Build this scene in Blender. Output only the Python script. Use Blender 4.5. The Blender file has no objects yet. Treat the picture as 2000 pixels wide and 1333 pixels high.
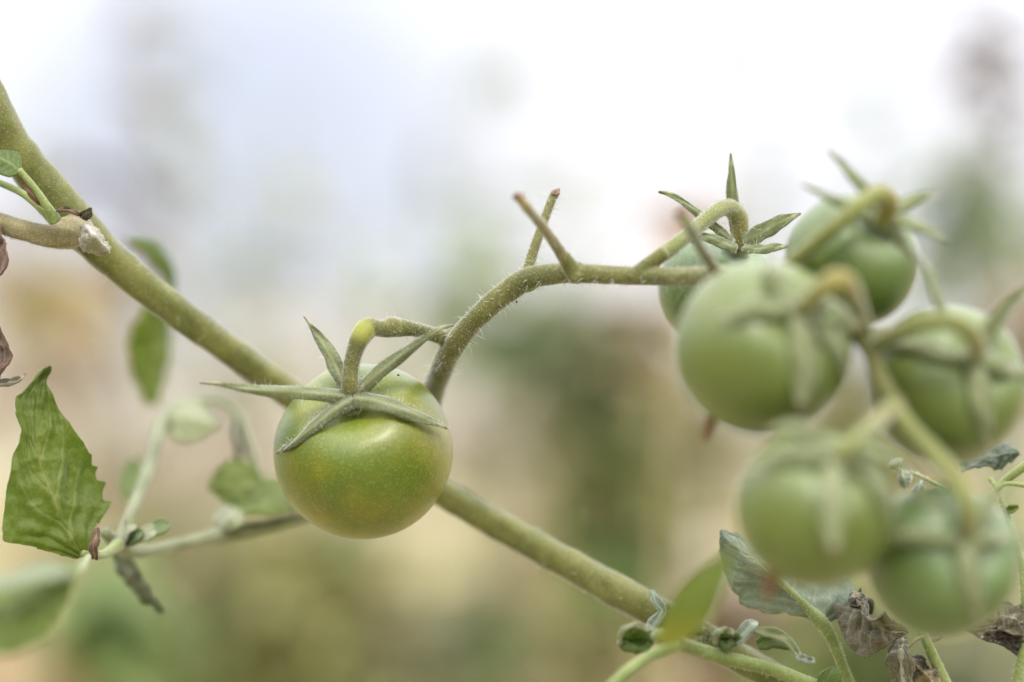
import bpy, math, random
import numpy as np
from mathutils import Vector, Matrix, noise as mnoise

random.seed(7)
rng = np.random.default_rng(7)
SC = bpy.context.scene
COL = SC.collection
MM = 0.001

# ------------------------------------------------------------------ camera
FOCUS = 600.0            # mm from lens to the plane of sharp focus
CAM = Vector((0.0, 0.0, 0.78))
PITCH = math.radians(1.75)
cd = bpy.data.cameras.new('camera')
cam = bpy.data.objects.new('camera', cd)
COL.objects.link(cam)
cam.location = CAM
cam.rotation_euler = (math.radians(90) + PITCH, 0, 0)
cd.sensor_width = 36.0
cd.lens = 108.0
cd.clip_start = 0.01
cd.clip_end = 3000.0
cd.dof.use_dof = True
cd.dof.focus_distance = FOCUS * MM
cd.dof.aperture_fstop = 3.9
cd.dof.aperture_blades = 0
SC.camera = cam
RIGHT = Vector((1, 0, 0))
FWD = Vector((0, math.cos(PITCH), math.sin(PITCH)))
UP = Vector((0, -math.sin(PITCH), math.cos(PITCH)))

# ------------------------------------------------------------------ world
SUN_EL, SUN_AZ = math.radians(43), math.radians(168)   # azimuth: 0 = +Y, clockwise; 168 = behind the camera, a little right
W = bpy.data.worlds.new('World')
SC.world = W
W.use_nodes = True
nt = W.node_tree
nt.nodes.clear()
def wn(t, **k):
    n = nt.nodes.new(t)
    for a, b in k.items():
        setattr(n, a, b)
    return n
out = wn('ShaderNodeOutputWorld'); bg = wn('ShaderNodeBackground')
sky = wn('ShaderNodeTexSky', sky_type='NISHITA', sun_disc=False, sun_elevation=SUN_EL, sun_rotation=SUN_AZ)
sky.air_density = 1.0; sky.dust_density = 2.0
tc = wn('ShaderNodeTexCoord')
nz = wn('ShaderNodeTexNoise'); nz.inputs['Scale'].default_value = 5.2; nz.inputs['Detail'].default_value = 5; nz.inputs['Roughness'].default_value = 0.5
mp = wn('ShaderNodeMapping'); mp.inputs['Location'].default_value = (0.47, 0.0, 0.31); mp.inputs['Scale'].default_value = (1, 1, 1.6)
nt.links.new(tc.outputs['Generated'], mp.inputs['Vector']); nt.links.new(mp.outputs['Vector'], nz.inputs['Vector'])
# a thin place in the cloud, up and to the left, where the blue comes through
gap_dir = (RIGHT * ((470 - 1000) / 10) + UP * ((666 - 330) / 10) + FWD * FOCUS).normalized()
dd = wn('ShaderNodeVectorMath', operation='DISTANCE'); dd.inputs[1].default_value = gap_dir
nt.links.new(tc.outputs['Generated'], dd.inputs[0])
mr = wn('ShaderNodeMapRange'); mr.interpolation_type = 'SMOOTHSTEP'
mr.inputs['From Min'].default_value = 0.135; mr.inputs['From Max'].default_value = 0.03
mr.inputs['To Min'].default_value = 0.0; mr.inputs['To Max'].default_value = 0.95
nt.links.new(dd.outputs['Value'], mr.inputs['Value'])
cr = wn('ShaderNodeMapRange'); cr.inputs['From Min'].default_value = 0.42; cr.inputs['From Max'].default_value = 0.66
cr.inputs['To Min'].default_value = 0.0; cr.inputs['To Max'].default_value = 0.35
nt.links.new(nz.outputs['Fac'], cr.inputs['Value'])
ad = wn('ShaderNodeMath', operation='MAXIMUM')
nt.links.new(mr.outputs['Result'], ad.inputs[0]); nt.links.new(cr.outputs['Result'], ad.inputs[1])
lav = wn('ShaderNodeMixRGB'); lav.inputs[0].default_value = 0.85
lav.inputs[2].default_value = (4.35, 4.6, 5.5, 1)
nt.links.new(sky.outputs['Color'], lav.inputs[1])
mx = wn('ShaderNodeMixRGB')
# standard overcast sky: the cloud brightens from the horizon to the zenith as (1 + 2 sin h)
sx = wn('ShaderNodeSeparateXYZ'); nt.links.new(tc.outputs['Generated'], sx.inputs[0])
ce = wn('ShaderNodeMapRange'); ce.inputs['From Min'].default_value = 0; ce.inputs['From Max'].default_value = 1
ce.inputs['To Min'].default_value = 5.6; ce.inputs['To Max'].default_value = 23.0
nt.links.new(sx.outputs['Z'], ce.inputs['Value'])
cc = wn('ShaderNodeMixRGB', blend_type='MULTIPLY'); cc.inputs[0].default_value = 1.0; cc.inputs[2].default_value = (1.0, 0.99, 1.035, 1)
nt.links.new(ce.outputs['Result'], cc.inputs[1]); nt.links.new(cc.outputs[0], mx.inputs[1])
nt.links.new(ad.outputs[0], mx.inputs[0])
nt.links.new(lav.outputs['Color'], mx.inputs[2])
nt.links.new(mx.outputs['Color'], bg.inputs['Color'])
bg.inputs['Strength'].default_value = 0.1
nt.links.new(bg.outputs[0], out.inputs[0])

ld = bpy.data.lights.new('sun', 'SUN')
sun = bpy.data.objects.new('sun', ld); COL.objects.link(sun)
ld.energy = 1.2; ld.angle = math.radians(13); ld.color = (1.0, 0.95, 0.87)
to_sun = Vector((math.sin(SUN_AZ) * math.cos(SUN_EL), math.cos(SUN_AZ) * math.cos(SUN_EL), math.sin(SUN_EL)))
sun.rotation_euler = to_sun.to_track_quat('Z', 'Y').to_euler()
sun.location = (0, -2, 4)

vs = SC.view_settings
vs.view_transform = 'Standard'; vs.look = 'None'; vs.gamma = 1.0; vs.use_curve_mapping = False
vs.exposure = 0.76
SC.render.engine = 'CYCLES'
SC.cycles.use_denoising = True
SC.cycles.max_bounces = 8
SC.cycles.use_adaptive_sampling = False

# ------------------------------------------------------------------ materials
class M:
    def __init__(s, name):
        s.m = bpy.data.materials.new(name); s.m.use_nodes = True
        s.t = s.m.node_tree; s.t.nodes.clear()
        s.o = s.n('ShaderNodeOutputMaterial')
        s.tc = s.n('ShaderNodeTexCoord')
    def n(s, t, **k):
        n = s.t.nodes.new(t)
        for a, b in k.items(): setattr(n, a, b)
        return n
    def l(s, a, b): s.t.links.new(a, b)
    def noise(s, scale, detail=3, rough=0.55, vec=None, dist=0.0):
        n = s.n('ShaderNodeTexNoise'); n.inputs['Scale'].default_value = scale
        n.inputs['Detail'].default_value = detail; n.inputs['Roughness'].default_value = rough
        n.inputs['Distortion'].default_value = dist
        s.l(vec or s.tc.outputs['Object'], n.inputs['Vector']); return n.outputs['Fac']
    def ramp(s, fac, stops):
        r = s.n('ShaderNodeValToRGB'); e = r.color_ramp.elements
        while len(e) > 1: e.remove(e[-1])
        e[0].position = stops[0][0]; e[0].color = (*stops[0][1], 1)
        for p, c in stops[1:]:
            x = e.new(p); x.color = (*c, 1)
        s.l(fac, r.inputs[0]); return r.outputs['Color']
    def rng(s, fac, a, b, c=0.0, d=1.0):
        r = s.n('ShaderNodeMapRange'); r.interpolation_type = 'SMOOTHSTEP'
        for k, v in zip(('From Min', 'From Max', 'To Min', 'To Max'), (a, b, c, d)): r.inputs[k].default_value = v
        s.l(fac, r.inputs['Value']); return r.outputs['Result']
    def mix(s, fac, a, b, mode='MIX'):
        r = s.n('ShaderNodeMixRGB', blend_type=mode)
        if isinstance(fac, (int, float)): r.inputs[0].default_value = fac
        else: s.l(fac, r.inputs[0])
        for i, v in ((1, a), (2, b)):
            if isinstance(v, tuple): r.inputs[i].default_value = (*v, 1)
            else: s.l(v, r.inputs[i])
        return r.outputs['Color']
    def attr(s, name):
        a = s.n('ShaderNodeAttribute'); a.attribute_name = name; return a
    def bump(s, h, dist, strength=1.0):
        b = s.n('ShaderNodeBump'); b.inputs['Distance'].default_value = dist; b.inputs['Strength'].default_value = strength
        s.l(h, b.inputs['Height']); return b.outputs['Normal']
    def princ(s, col, rough=0.5, sss=0.0, sr=0.003, sheen=0.0, normal=None, coat=0.0, trans=0.0, tcol=None, spec=0.5, sheen_rough=0.4):
        p = s.n('ShaderNodeBsdfPrincipled')
        if isinstance(col, tuple): p.inputs['Base Color'].default_value = (*col, 1)
        else: s.l(col, p.inputs['Base Color'])
        if isinstance(rough, (int, float)): p.inputs['Roughness'].default_value = rough
        else: s.l(rough, p.inputs['Roughness'])
        p.inputs['Specular IOR Level'].default_value = spec
        p.inputs['Subsurface Weight'].default_value = sss
        p.inputs['Subsurface Radius'].default_value = (1.0, 0.9, 0.4)
        p.inputs['Subsurface Scale'].default_value = sr
        p.inputs['Sheen Weight'].default_value = sheen
        p.inputs['Sheen Roughness'].default_value = sheen_rough
        p.inputs['Coat Weight'].default_value = coat
        p.inputs['Coat Roughness'].default_value = 0.3
        if normal: s.l(normal, p.inputs['Normal'])
        sh = p.outputs[0]
        if trans > 0:
            t = s.n('ShaderNodeBsdfTranslucent')
            tcx = tcol if tcol is not None else col
            if isinstance(tcx, tuple): t.inputs['Color'].default_value = (*tcx, 1)
            else: s.l(tcx, t.inputs['Color'])
            m = s.n('ShaderNodeMixShader'); m.inputs[0].default_value = trans
            s.l(sh, m.inputs[1]); s.l(t.outputs[0], m.inputs[2]); sh = m.outputs[0]
        s.l(sh, s.o.inputs[0]); return s.m

def tomato_mat(name, green, yellow, amount, pale):
    m = M(name)
    big = m.noise(85, 3, 0.6)
    a = m.attr('axial')      # 0 at the calyx, 1 at the blossom end
    blot = m.rng(big, 0.38, 0.64)
    n2 = m.noise(330, 2, 0.5)
    f = m.n('ShaderNodeMath', operation='MULTIPLY_ADD'); m.l(blot, f.inputs[0]); f.inputs[1].default_value = 0.75
    low = m.rng(a.outputs['Fac'], 0.25, 0.8, 0.0, amount)
    m.l(low, f.inputs[2])
    f2 = m.n('ShaderNodeMath', operation='MULTIPLY', use_clamp=True); m.l(f.outputs[0], f2.inputs[0]); f2.inputs[1].default_value = min(1, amount + 0.15)
    c = m.mix(f2.outputs[0], green, yellow)
    c = m.mix(m.rng(n2, 0.35, 0.7, 0.0, 0.35), c, tuple(x * 0.62 for x in green))
    c = m.mix(m.rng(a.outputs['Fac'], 0.34, 0.0, 0.0, 0.55), c, pale)
    oi = m.n('ShaderNodeObjectInfo')      # every fruit ripens a little differently
    c = m.mix(m.rng(oi.outputs['Random'], 0.0, 1.0, 0.0, 0.30), c, yellow)
    scuff = m.noise(420, 5, 0.75, dist=1.5)
    c = m.mix(m.rng(scuff, 0.64, 0.70, 0, 0.35), c, (0.30, 0.27, 0.12))
    vor = m.n('ShaderNodeTexVoronoi'); vor.inputs['Scale'].default_value = 3400; m.l(m.tc.outputs['Object'], vor.inputs['Vector'])
    spk = m.rng(vor.outputs['Distance'], 0.5, 0.1, 0.0, 0.45)
    fine = m.noise(1500, 2, 0.6)
    spkm = m.n('ShaderNodeMath', operation='MULTIPLY'); m.l(spk, spkm.inputs[0]); m.l(m.rng(fine, 0.4, 0.62), spkm.inputs[1])
    c = m.mix(spkm.outputs[0], c, tuple(min(1, x * 1.5 + 0.13) for x in pale))
    nb = m.bump(fine, 0.00010, 0.8)
    return m.princ(c, 0.44, sss=0.1, sr=0.002, sheen=0.0, normal=nb, coat=0.5, spec=0.42, sheen_rough=0.3)

def stem_mat(name, dark, light, speck, sheen=0.7, sc=1.0, knee=(0.27, 0.28, 0.05)):
    m = M(name)
    c = m.mix(m.rng(m.noise(120 * sc, 3), 0.35, 0.65), dark, light)
    fine = m.noise(2600, 2, 0.7)
    c = m.mix(m.rng(fine, 0.55, 0.7, 0, 0.55), c, speck)
    c = m.mix(m.rng(fine, 0.42, 0.3, 0, 0.5), c, tuple(x * 0.45 for x in dark))
    k = m.attr('tint')
    c = m.mix(m.rng(k.outputs['Fac'], 0, 1), c, knee)
    return m.princ(c, 0.62, sss=0.12, sr=0.001, sheen=sheen, normal=m.bump(fine, 0.00018, 0.8), spec=0.3, sheen_rough=0.35)

def leaf_mat(name, base, vein, dark, trans=0.35, tcol=None, rough=0.5, sheen=0.25, blot=None, bl=(0.55, 0.75), netscale=520, spec=0.35, base_yellow=None):
    m = M(name)
    a = m.attr('vein')
    n1 = m.noise(95, 4)
    c = m.mix(m.rng(n1, 0.3, 0.7), dark, base)
    vor = m.n('ShaderNodeTexVoronoi', feature='DISTANCE_TO_EDGE'); vor.inputs['Scale'].default_value = netscale
    wob = m.n('ShaderNodeMixRGB'); wob.inputs[0].default_value = 0.004
    nn = m.n('ShaderNodeTexNoise'); nn.inputs['Scale'].default_value = 300
    m.l(m.tc.outputs['Object'], nn.inputs['Vector'])
    m.l(m.tc.outputs['Object'], wob.inputs[1]); m.l(nn.outputs['Color'], wob.inputs[2]); m.l(wob.outputs[0], vor.inputs['Vector'])
    net = m.rng(vor.outputs['Distance'], 0.10, 0.0, 0, 0.28)
    c = m.mix(net, c, vein)
    c = m.mix(m.rng(m.noise(3000, 1), 0.55, 0.72, 0, 0.3), c, vein)
    if blot: c = m.mix(m.rng(m.noise(140, 3), bl[0], bl[1], 0, 0.85), c, blot)
    c = m.mix(m.rng(m.noise(1900, 2, 0.7), 0.5, 0.68, 0, 0.35), c, tuple(x * 0.5 for x in dark))
    if base_yellow:      # the leaf yellows from its base upwards
        sp = m.n('ShaderNodeSeparateXYZ'); m.l(m.tc.outputs['Generated'], sp.inputs[0])
        c = m.mix(m.rng(sp.outputs['Z'], 0.45, 0.05), c, base_yellow)
    c = m.mix(a.outputs['Fac'], c, vein)
    c = m.mix(m.rng(a.outputs['Fac'], 1.1, 2.0, 0, 0.85), c, (0.17, 0.10, 0.075))
    return m.princ(c, rough, sheen=sheen, normal=m.bump(net, 0.0002, 0.5), trans=trans, tcol=tcol, spec=spec)

def plain_mat(name, a, b, scale=40, rough=0.7, trans=0.0, sheen=0.0, bump=0.0, spec=0.3):
    m = M(name)
    f = m.noise(scale, 4)
    c = m.mix(m.rng(f, 0.32, 0.68), a, b)
    return m.princ(c, rough, trans=trans, sheen=sheen, normal=m.bump(f, bump) if bump else None, spec=spec)

mat = {}
mat['tomato_ripe'] = tomato_mat('olive_tomato_skin', (0.070, 0.122, 0.004), (0.215, 0.190, 0.008), 1.0, (0.19, 0.25, 0.02))
mat['tomato'] = tomato_mat('green_tomato_skin', (0.080, 0.130, 0.018), (0.17, 0.18, 0.03), 0.3, (0.23, 0.31, 0.13))
mat['tomato_dark'] = tomato_mat('deep_green_tomato_skin', (0.075, 0.13, 0.03), (0.12, 0.17, 0.04), 0.25, (0.24, 0.33, 0.17))
mat['stem'] = stem_mat('vine_stem', (0.092, 0.100, 0.020), (0.160, 0.162, 0.040), (0.34, 0.34, 0.14))
mat['truss'] = stem_mat('truss_stem', (0.092, 0.096, 0.022), (0.148, 0.146, 0.042), (0.42, 0.40, 0.17))
mat['truss_pale'] = stem_mat('pale_truss_stem', (0.15, 0.17, 0.04), (0.21, 0.22, 0.065), (0.38, 0.38, 0.17), knee=(0.26, 0.22, 0.06))
mat['woody'] = stem_mat('woody_stalk', (0.17, 0.145, 0.06), (0.28, 0.24, 0.12), (0.45, 0.37, 0.2), knee=(0.40, 0.30, 0.09))
mat['shoot'] = stem_mat('young_shoot_stem', (0.17, 0.22, 0.06), (0.26, 0.31, 0.11), (0.42, 0.46, 0.22), sheen=0.5)
mat['shoot_grey'] = stem_mat('greyish_shoot_stem', (0.17, 0.19, 0.10), (0.25, 0.27, 0.16), (0.38, 0.40, 0.26), sheen=0.4)
mat['sepal'] = leaf_mat('sepal', (0.17, 0.195, 0.085), (0.30, 0.32, 0.16), (0.075, 0.095, 0.04), trans=0.12, sheen=0.8, netscale=1400)
mat['sepal_pale'] = leaf_mat('pale_sepal', (0.20, 0.24, 0.10), (0.33, 0.35, 0.18), (0.13, 0.165, 0.06), trans=0.2, sheen=0.8, netscale=1400)
mat['sepal_light'] = leaf_mat('light_sepal', (0.26, 0.30, 0.14), (0.36, 0.36, 0.21), (0.20, 0.24, 0.10), trans=0.2, sheen=0.6, netscale=1400)
mat['tip'] = plain_mat('dry_sepal_tip', (0.16, 0.10, 0.08), (0.3, 0.2, 0.15), 500)
mat['leaf'] = leaf_mat('leaf_green', (0.18, 0.235, 0.035), (0.34, 0.36, 0.12), (0.125, 0.175, 0.025), trans=0.5, tcol=(0.27, 0.38, 0.03))
mat['leaf_soft'] = leaf_mat('leaf_soft_green', (0.14, 0.205, 0.05), (0.28, 0.33, 0.13), (0.09, 0.14, 0.03), trans=0.42, tcol=(0.24, 0.34, 0.04))
mat['leaf_pale'] = leaf_mat('leaf_pale_underside', (0.34, 0.37, 0.20), (0.42, 0.43, 0.26), (0.26, 0.30, 0.13), trans=0.35, sheen=0.7)
mat['leaf_soft_pale'] = leaf_mat('leaf_pale_top', (0.26, 0.31, 0.16), (0.34, 0.38, 0.22), (0.2, 0.25, 0.12), trans=0.35, sheen=0.5)
mat['leaf_silver'] = leaf_mat('leaf_silver_underside', (0.23, 0.28, 0.19), (0.40, 0.45, 0.31), (0.15, 0.20, 0.13), trans=0.15, sheen=0.9, rough=0.6, netscale=420)
mat['leaf_dull'] = leaf_mat('leaf_dull', (0.13, 0.165, 0.07), (0.22, 0.22, 0.13), (0.08, 0.10, 0.045), trans=0.25)
mat['leaf_dark'] = leaf_mat('leaf_dark', (0.07, 0.10, 0.06), (0.14, 0.17, 0.1), (0.035, 0.055, 0.03), trans=0.15)
mat['leaf_yellow'] = leaf_mat('leaf_yellowing', (0.26, 0.34, 0.08), (0.38, 0.42, 0.16), (0.20, 0.28, 0.06), base_yellow=(0.48, 0.44, 0.07), trans=0.5, tcol=(0.40, 0.48, 0.06))
mat['dry'] = leaf_mat('dry_leaf', (0.17, 0.155, 0.10), (0.36, 0.33, 0.22), (0.085, 0.075, 0.045), trans=0.12, rough=0.8, sheen=0.2, netscale=700)
mat['dry_dark'] = leaf_mat('dark_dry_leaf', (0.05, 0.038, 0.025), (0.26, 0.22, 0.14), (0.018, 0.013, 0.010), trans=0.05, rough=0.7, sheen=0.1, blot=(0.3, 0.25, 0.15), bl=(0.58, 0.66))
mat['dry_red'] = leaf_mat('reddish_dry_leaf', (0.17, 0.09, 0.05), (0.30, 0.19, 0.12), (0.045, 0.03, 0.022), trans=0.1, rough=0.75)
mat['papery'] = leaf_mat('papery_sheath', (0.44, 0.41, 0.32), (0.62, 0.60, 0.52), (0.24, 0.21, 0.14), trans=0.25, rough=0.7, sheen=0.6)
mat['hair'] = plain_mat('white_hair', (0.72, 0.72, 0.62), (0.82, 0.82, 0.74), 400, rough=0.4, trans=0.4)
mat['scar'] = plain_mat('dry_style', (0.20, 0.10, 0.055), (0.30, 0.17, 0.09), 600)
mat['bug'] = plain_mat('dark_speck', (0.015, 0.013, 0.012), (0.03, 0.025, 0.02), 900, rough=0.4)

# ------------------------------------------------------------------ geometry helpers
def at(px, py, d=0.0):
    """photo pixel + millimetres nearer than the focal plane -> world point (metres)"""
    z = FOCUS - d
    return CAM + (RIGHT * ((px - 1000) / 10) * (z / FOCUS) + UP * ((666.5 - py) / 10) * (z / FOCUS) + FWD * z) * MM
def size(px, d):
    return px * 0.1 * (FOCUS - d) / FOCUS * MM

def catmull(P, n):
    P = np.asarray(P, float); k = len(P)
    if k == 2:
        t = np.linspace(0, 1, n)[:, None]; return P[0] * (1 - t) + P[1] * t
    E = np.vstack([2 * P[0] - P[1], P, 2 * P[-1] - P[-2]])
    seg = np.linalg.norm(np.diff(P[:, :3], axis=0), axis=1) ; cum = np.concatenate([[0], np.cumsum(seg)])
    s = np.linspace(0, cum[-1], n); o = []
    for x in s:
        i = min(max(np.searchsorted(cum, x) - 1, 0), k - 2)
        t = (x - cum[i]) / max(cum[i + 1] - cum[i], 1e-12)
        a, b, c, d = E[i], E[i + 1], E[i + 2], E[i + 3]
        o.append(0.5 * ((2 * b) + (-a + c) * t + (2 * a - 5 * b + 4 * c - d) * t * t + (-a + 3 * b - 3 * c + d) * t ** 3))
    return np.array(o)

def path(ctrl, n=40):
    """ctrl rows (px, py, d, width px) -> points (m), radii (m)"""
    Q = []
    for c in ctrl:
        p = at(c[0], c[1], c[2]); Q.append([p.x, p.y, p.z, size(c[3] / 2, c[2])])
    Q = catmull(Q, n)
    return Q[:, :3], np.maximum(Q[:, 3], 2e-5)

def frames(P):
    T = np.gradient(P, axis=0); T /= np.linalg.norm(T, axis=1)[:, None] + 1e-12
    n = np.cross(T[0], [0, 0, 1.0]);
    if np.linalg.norm(n) < 0.2: n = np.cross(T[0], [0, 1.0, 0])
    n /= np.linalg.norm(n); N = [n]
    for i in range(1, len(P)):
        n = N[-1] - T[i] * np.dot(N[-1], T[i]); N.append(n / (np.linalg.norm(n) + 1e-12))
    N = np.array(N); return T, N, np.cross(T, N)

class Mesh:
    def __init__(s): s.v = []; s.f = []; s.a = []
    def add(s, V, F, A=None):
        b = len(s.v); s.v += [tuple(x) for x in V]; s.f += [tuple(i + b for i in f) for f in F]
        s.a += list(A) if A is not None else [0.0] * len(V)
    def tube(s, P, R, sides=14, bump=0.0, ridge=0.0, caps=True, tint=None, seed=0):
        T, N, B = frames(P); n = len(P); V = []; A = []
        for i in range(n):
            for j in range(sides):
                a = 2 * math.pi * j / sides
                r = R[i]
                if bump or ridge:
                    r *= 1 + ridge * math.cos(5 * a + 1.3) + bump * mnoise.noise(Vector((P[i][0] * 300 + seed, P[i][1] * 300 + math.cos(a) * 1.2, P[i][2] * 300 + math.sin(a) * 1.2)))
                V.append(P[i] + (N[i] * math.cos(a) + B[i] * math.sin(a)) * r)
                A.append(0 if tint is None else tint[i])
        F = [(i * sides + j, i * sides + (j + 1) % sides, (i + 1) * sides + (j + 1) % sides, (i + 1) * sides + j) for i in range(n - 1) for j in range(sides)]
        if caps:
            for i, sg in ((0, -1), (n - 1, 1)):
                V.append(P[i] + T[i] * R[i] * 0.45 * sg); A.append(0 if tint is None else tint[i]); c = len(V) - 1
                F += [(i * sides + j, i * sides + (j + 1) % sides, c) if sg > 0 else (i * sides + (j + 1) % sides, i * sides + j, c) for j in range(sides)]
        s.add(V, F, A); return s
    def ball(s, c, r, sq=(1, 1, 1), n=10):
        V = []; F = []
        for i in range(n + 1):
            th = math.pi * i / n
            for j in range(2 * n):
                ph = math.pi * j / n
                V.append((c[0] + r * sq[0] * math.sin(th) * math.cos(ph), c[1] + r * sq[1] * math.sin(th) * math.sin(ph), c[2] + r * sq[2] * math.cos(th)))
        for i in range(n):
            for j in range(2 * n):
                k = (j + 1) % (2 * n)
                F.append((i * 2 * n + j, (i + 1) * 2 * n + j, (i + 1) * 2 * n + k, i * 2 * n + k))
        s.add(V, F); return s

ORIGIN = {}
def empty(name, loc, label, cat, group=None):
    o = bpy.data.objects.new(name, None); COL.objects.link(o); o.location = loc
    o.empty_display_size = 0.01
    o['label'] = label; o['category'] = cat
    if group: o['group'] = group
    ORIGIN[o.name] = Vector(loc); return o

def root_loc(o):
    while o.parent: o = o.parent
    return ORIGIN.get(o.name, Vector((0, 0, 0)))

def build(name, mesh, m, parent=None, attr='tint', kind=None, solid=0.0, remesh=0.0, label=None, smooth=True):
    base = root_loc(parent) if parent else Vector((0, 0, 0))
    me = bpy.data.meshes.new(name)
    me.from_pydata([(v[0] - base.x, v[1] - base.y, v[2] - base.z) for v in mesh.v], [], mesh.f)
    a = me.attributes.new(attr, 'FLOAT', 'POINT'); a.data.foreach_set('value', np.array(mesh.a, dtype=np.float32))
    me.update()
    o = bpy.data.objects.new(name, me); COL.objects.link(o)
    if remesh:
        r = o.modifiers.new('r', 'REMESH'); r.mode = 'VOXEL'; r.voxel_size = remesh
        q = o.modifiers.new('s', 'SMOOTH'); q.factor = 0.5; q.iterations = 9
        dg = bpy.context.evaluated_depsgraph_get(); dg.update()
        new = bpy.data.meshes.new_from_object(o.evaluated_get(dg))
        o.modifiers.clear(); o.data = new; me = new; new.name = name
    me.materials.clear(); me.materials.append(m)
    if smooth: me.polygons.foreach_set('use_smooth', [True] * len(me.polygons))
    if solid:
        sm = o.modifiers.new('thickness', 'SOLIDIFY'); sm.thickness = solid; sm.offset = 0
    if parent: o.parent = parent
    if kind: o['kind'] = kind
    if label: o['label'] = label
    return o

def hairs(P, R, n, lmin, lmax, rad=0.00003, lean=0.35, t0=0.0, t1=1.0, m=None):
    """fine straight hairs standing on a tube"""
    m = m or Mesh(); T, N, B = frames(P); k = len(P)
    for _ in range(n):
        x = (t0 + (t1 - t0) * random.random()) * (k - 1); i = min(int(x), k - 2); f = x - i
        p = P[i] * (1 - f) + P[i + 1] * f; r = R[i] * (1 - f) + R[i + 1] * f
        a = random.uniform(0, 2 * math.pi)
        d = N[i] * math.cos(a) + B[i] * math.sin(a)
        L = lmin + (lmax - lmin) * random.random() ** 1.3
        dirn = d + T[i] * random.uniform(-lean, lean) + np.array([0, 0, random.uniform(-.15, .15)])
        dirn /= np.linalg.norm(dirn)
        side = np.cross(dirn, T[i]); side /= np.linalg.norm(side) + 1e-9; s2 = np.cross(dirn, side)
        b = p + d * r * 0.96; rr = rad * random.uniform(0.7, 1.2)
        mid = b + dirn * L * 0.55; tip = b + dirn * L + (T[i] * random.uniform(-.2, .2) + np.array([0, 0, -0.1])) * L
        V = []
        for c, w in ((b, rr), (mid, rr * 0.6)):
            for q in range(3):
                an = q * 2.094; V.append(c + (side * math.cos(an) + s2 * math.sin(an)) * w)
        V.append(tip)
        m.add(V, [(0, 1, 4, 3), (1, 2, 5, 4), (2, 0, 3, 5), (3, 4, 6), (4, 5, 6), (5, 3, 6)])
    return m

def blade(mid, left, right, nu=46, nv=9, relief=0.0002, laterals=6, slope=0.9, teeth=0, tooth=0.06, crumple=0.0, cs=250, seed=0, cup=0.0, veinw=0.06, fine=0.0):
    """leaf: midrib and both margins as (px,py,d) control rows; veins stand out as relief"""
    def cv(c):
        return catmull([list(at(*x)) for x in c], nu)
    Mi, L, Rr = cv(mid), cv(left), cv(right)
    m = Mesh(); V = []; A = []
    cols = 2 * nv + 1
    G = np.zeros((nu, cols, 3)); A = np.zeros((nu, cols))
    for i in range(nu):
        u = i / (nu - 1)
        for j in range(cols):
            v = (j - nv) / nv
            e = Rr[i] if v > 0 else L[i]
            av = abs(v)
            tt = 1.0
            if teeth:
                uu = u + 0.06 * math.sin(9 * u + seed + (2 if v > 0 else 0)); ph = (uu * teeth) % 1.0
                ph = ph ** 1.5 if ph < 0.85 else (1 - ph) / 0.15 * 0.78
                tt = 1 + tooth * (ph - 0.4) * (av ** 4) * (1.3 + 1.1 * math.sin(31 * math.floor(uu * teeth) + seed + (1 if v > 0 else 0)))
            G[i, j] = Mi[i] + (e - Mi[i]) * av * tt
    du = np.gradient(G, axis=0); dv = np.gradient(G, axis=1)
    Nn = np.cross(du, dv); ln = np.linalg.norm(Nn, axis=2, keepdims=True); Nn = Nn / (ln + 1e-12)
    wid = np.linalg.norm(Rr - L, axis=1)
    for i in range(nu):
        u = i / (nu - 1)
        for j in range(cols):
            v = (j - nv) / nv; av = abs(v)
            mv = math.exp(-(av / veinw) ** 2)
            ph = (u - av * slope * 0.30 + (0.04 if v > 0 else 0)) * laterals
            fr = abs(ph - round(ph)) / laterals
            lv = math.exp(-(fr / 0.011) ** 2) * (1 - av ** 3) * 0.7 if ph > 0.3 else 0
            A[i, j] = min(1, mv + lv)
            h = (mv * 1.2 + lv) * relief + cup * wid[i] * (av ** 2)
            h -= relief * 1.3 * (1 - math.cos(2 * math.pi * ph)) * 0.5 * math.sin(math.pi * min(1, av)) * -1
            if crumple:
                q = Vector(G[i, j]) * cs + Vector((seed, seed * 0.7, 0))
                h += crumple * (abs(mnoise.noise(q)) * 1.6 - 0.4 + 0.45 * mnoise.noise(q * 2.3) + 0.2 * mnoise.noise(q * 5))
            G[i, j] += Nn[i, j] * h
    V = G.reshape(-1, 3)
    F = [(i * cols + j, i * cols + j + 1, (i + 1) * cols + j + 1, (i + 1) * cols + j) for i in range(nu - 1) for j in range(cols - 1)]
    m.add(V, F, A.reshape(-1)); return m

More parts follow.
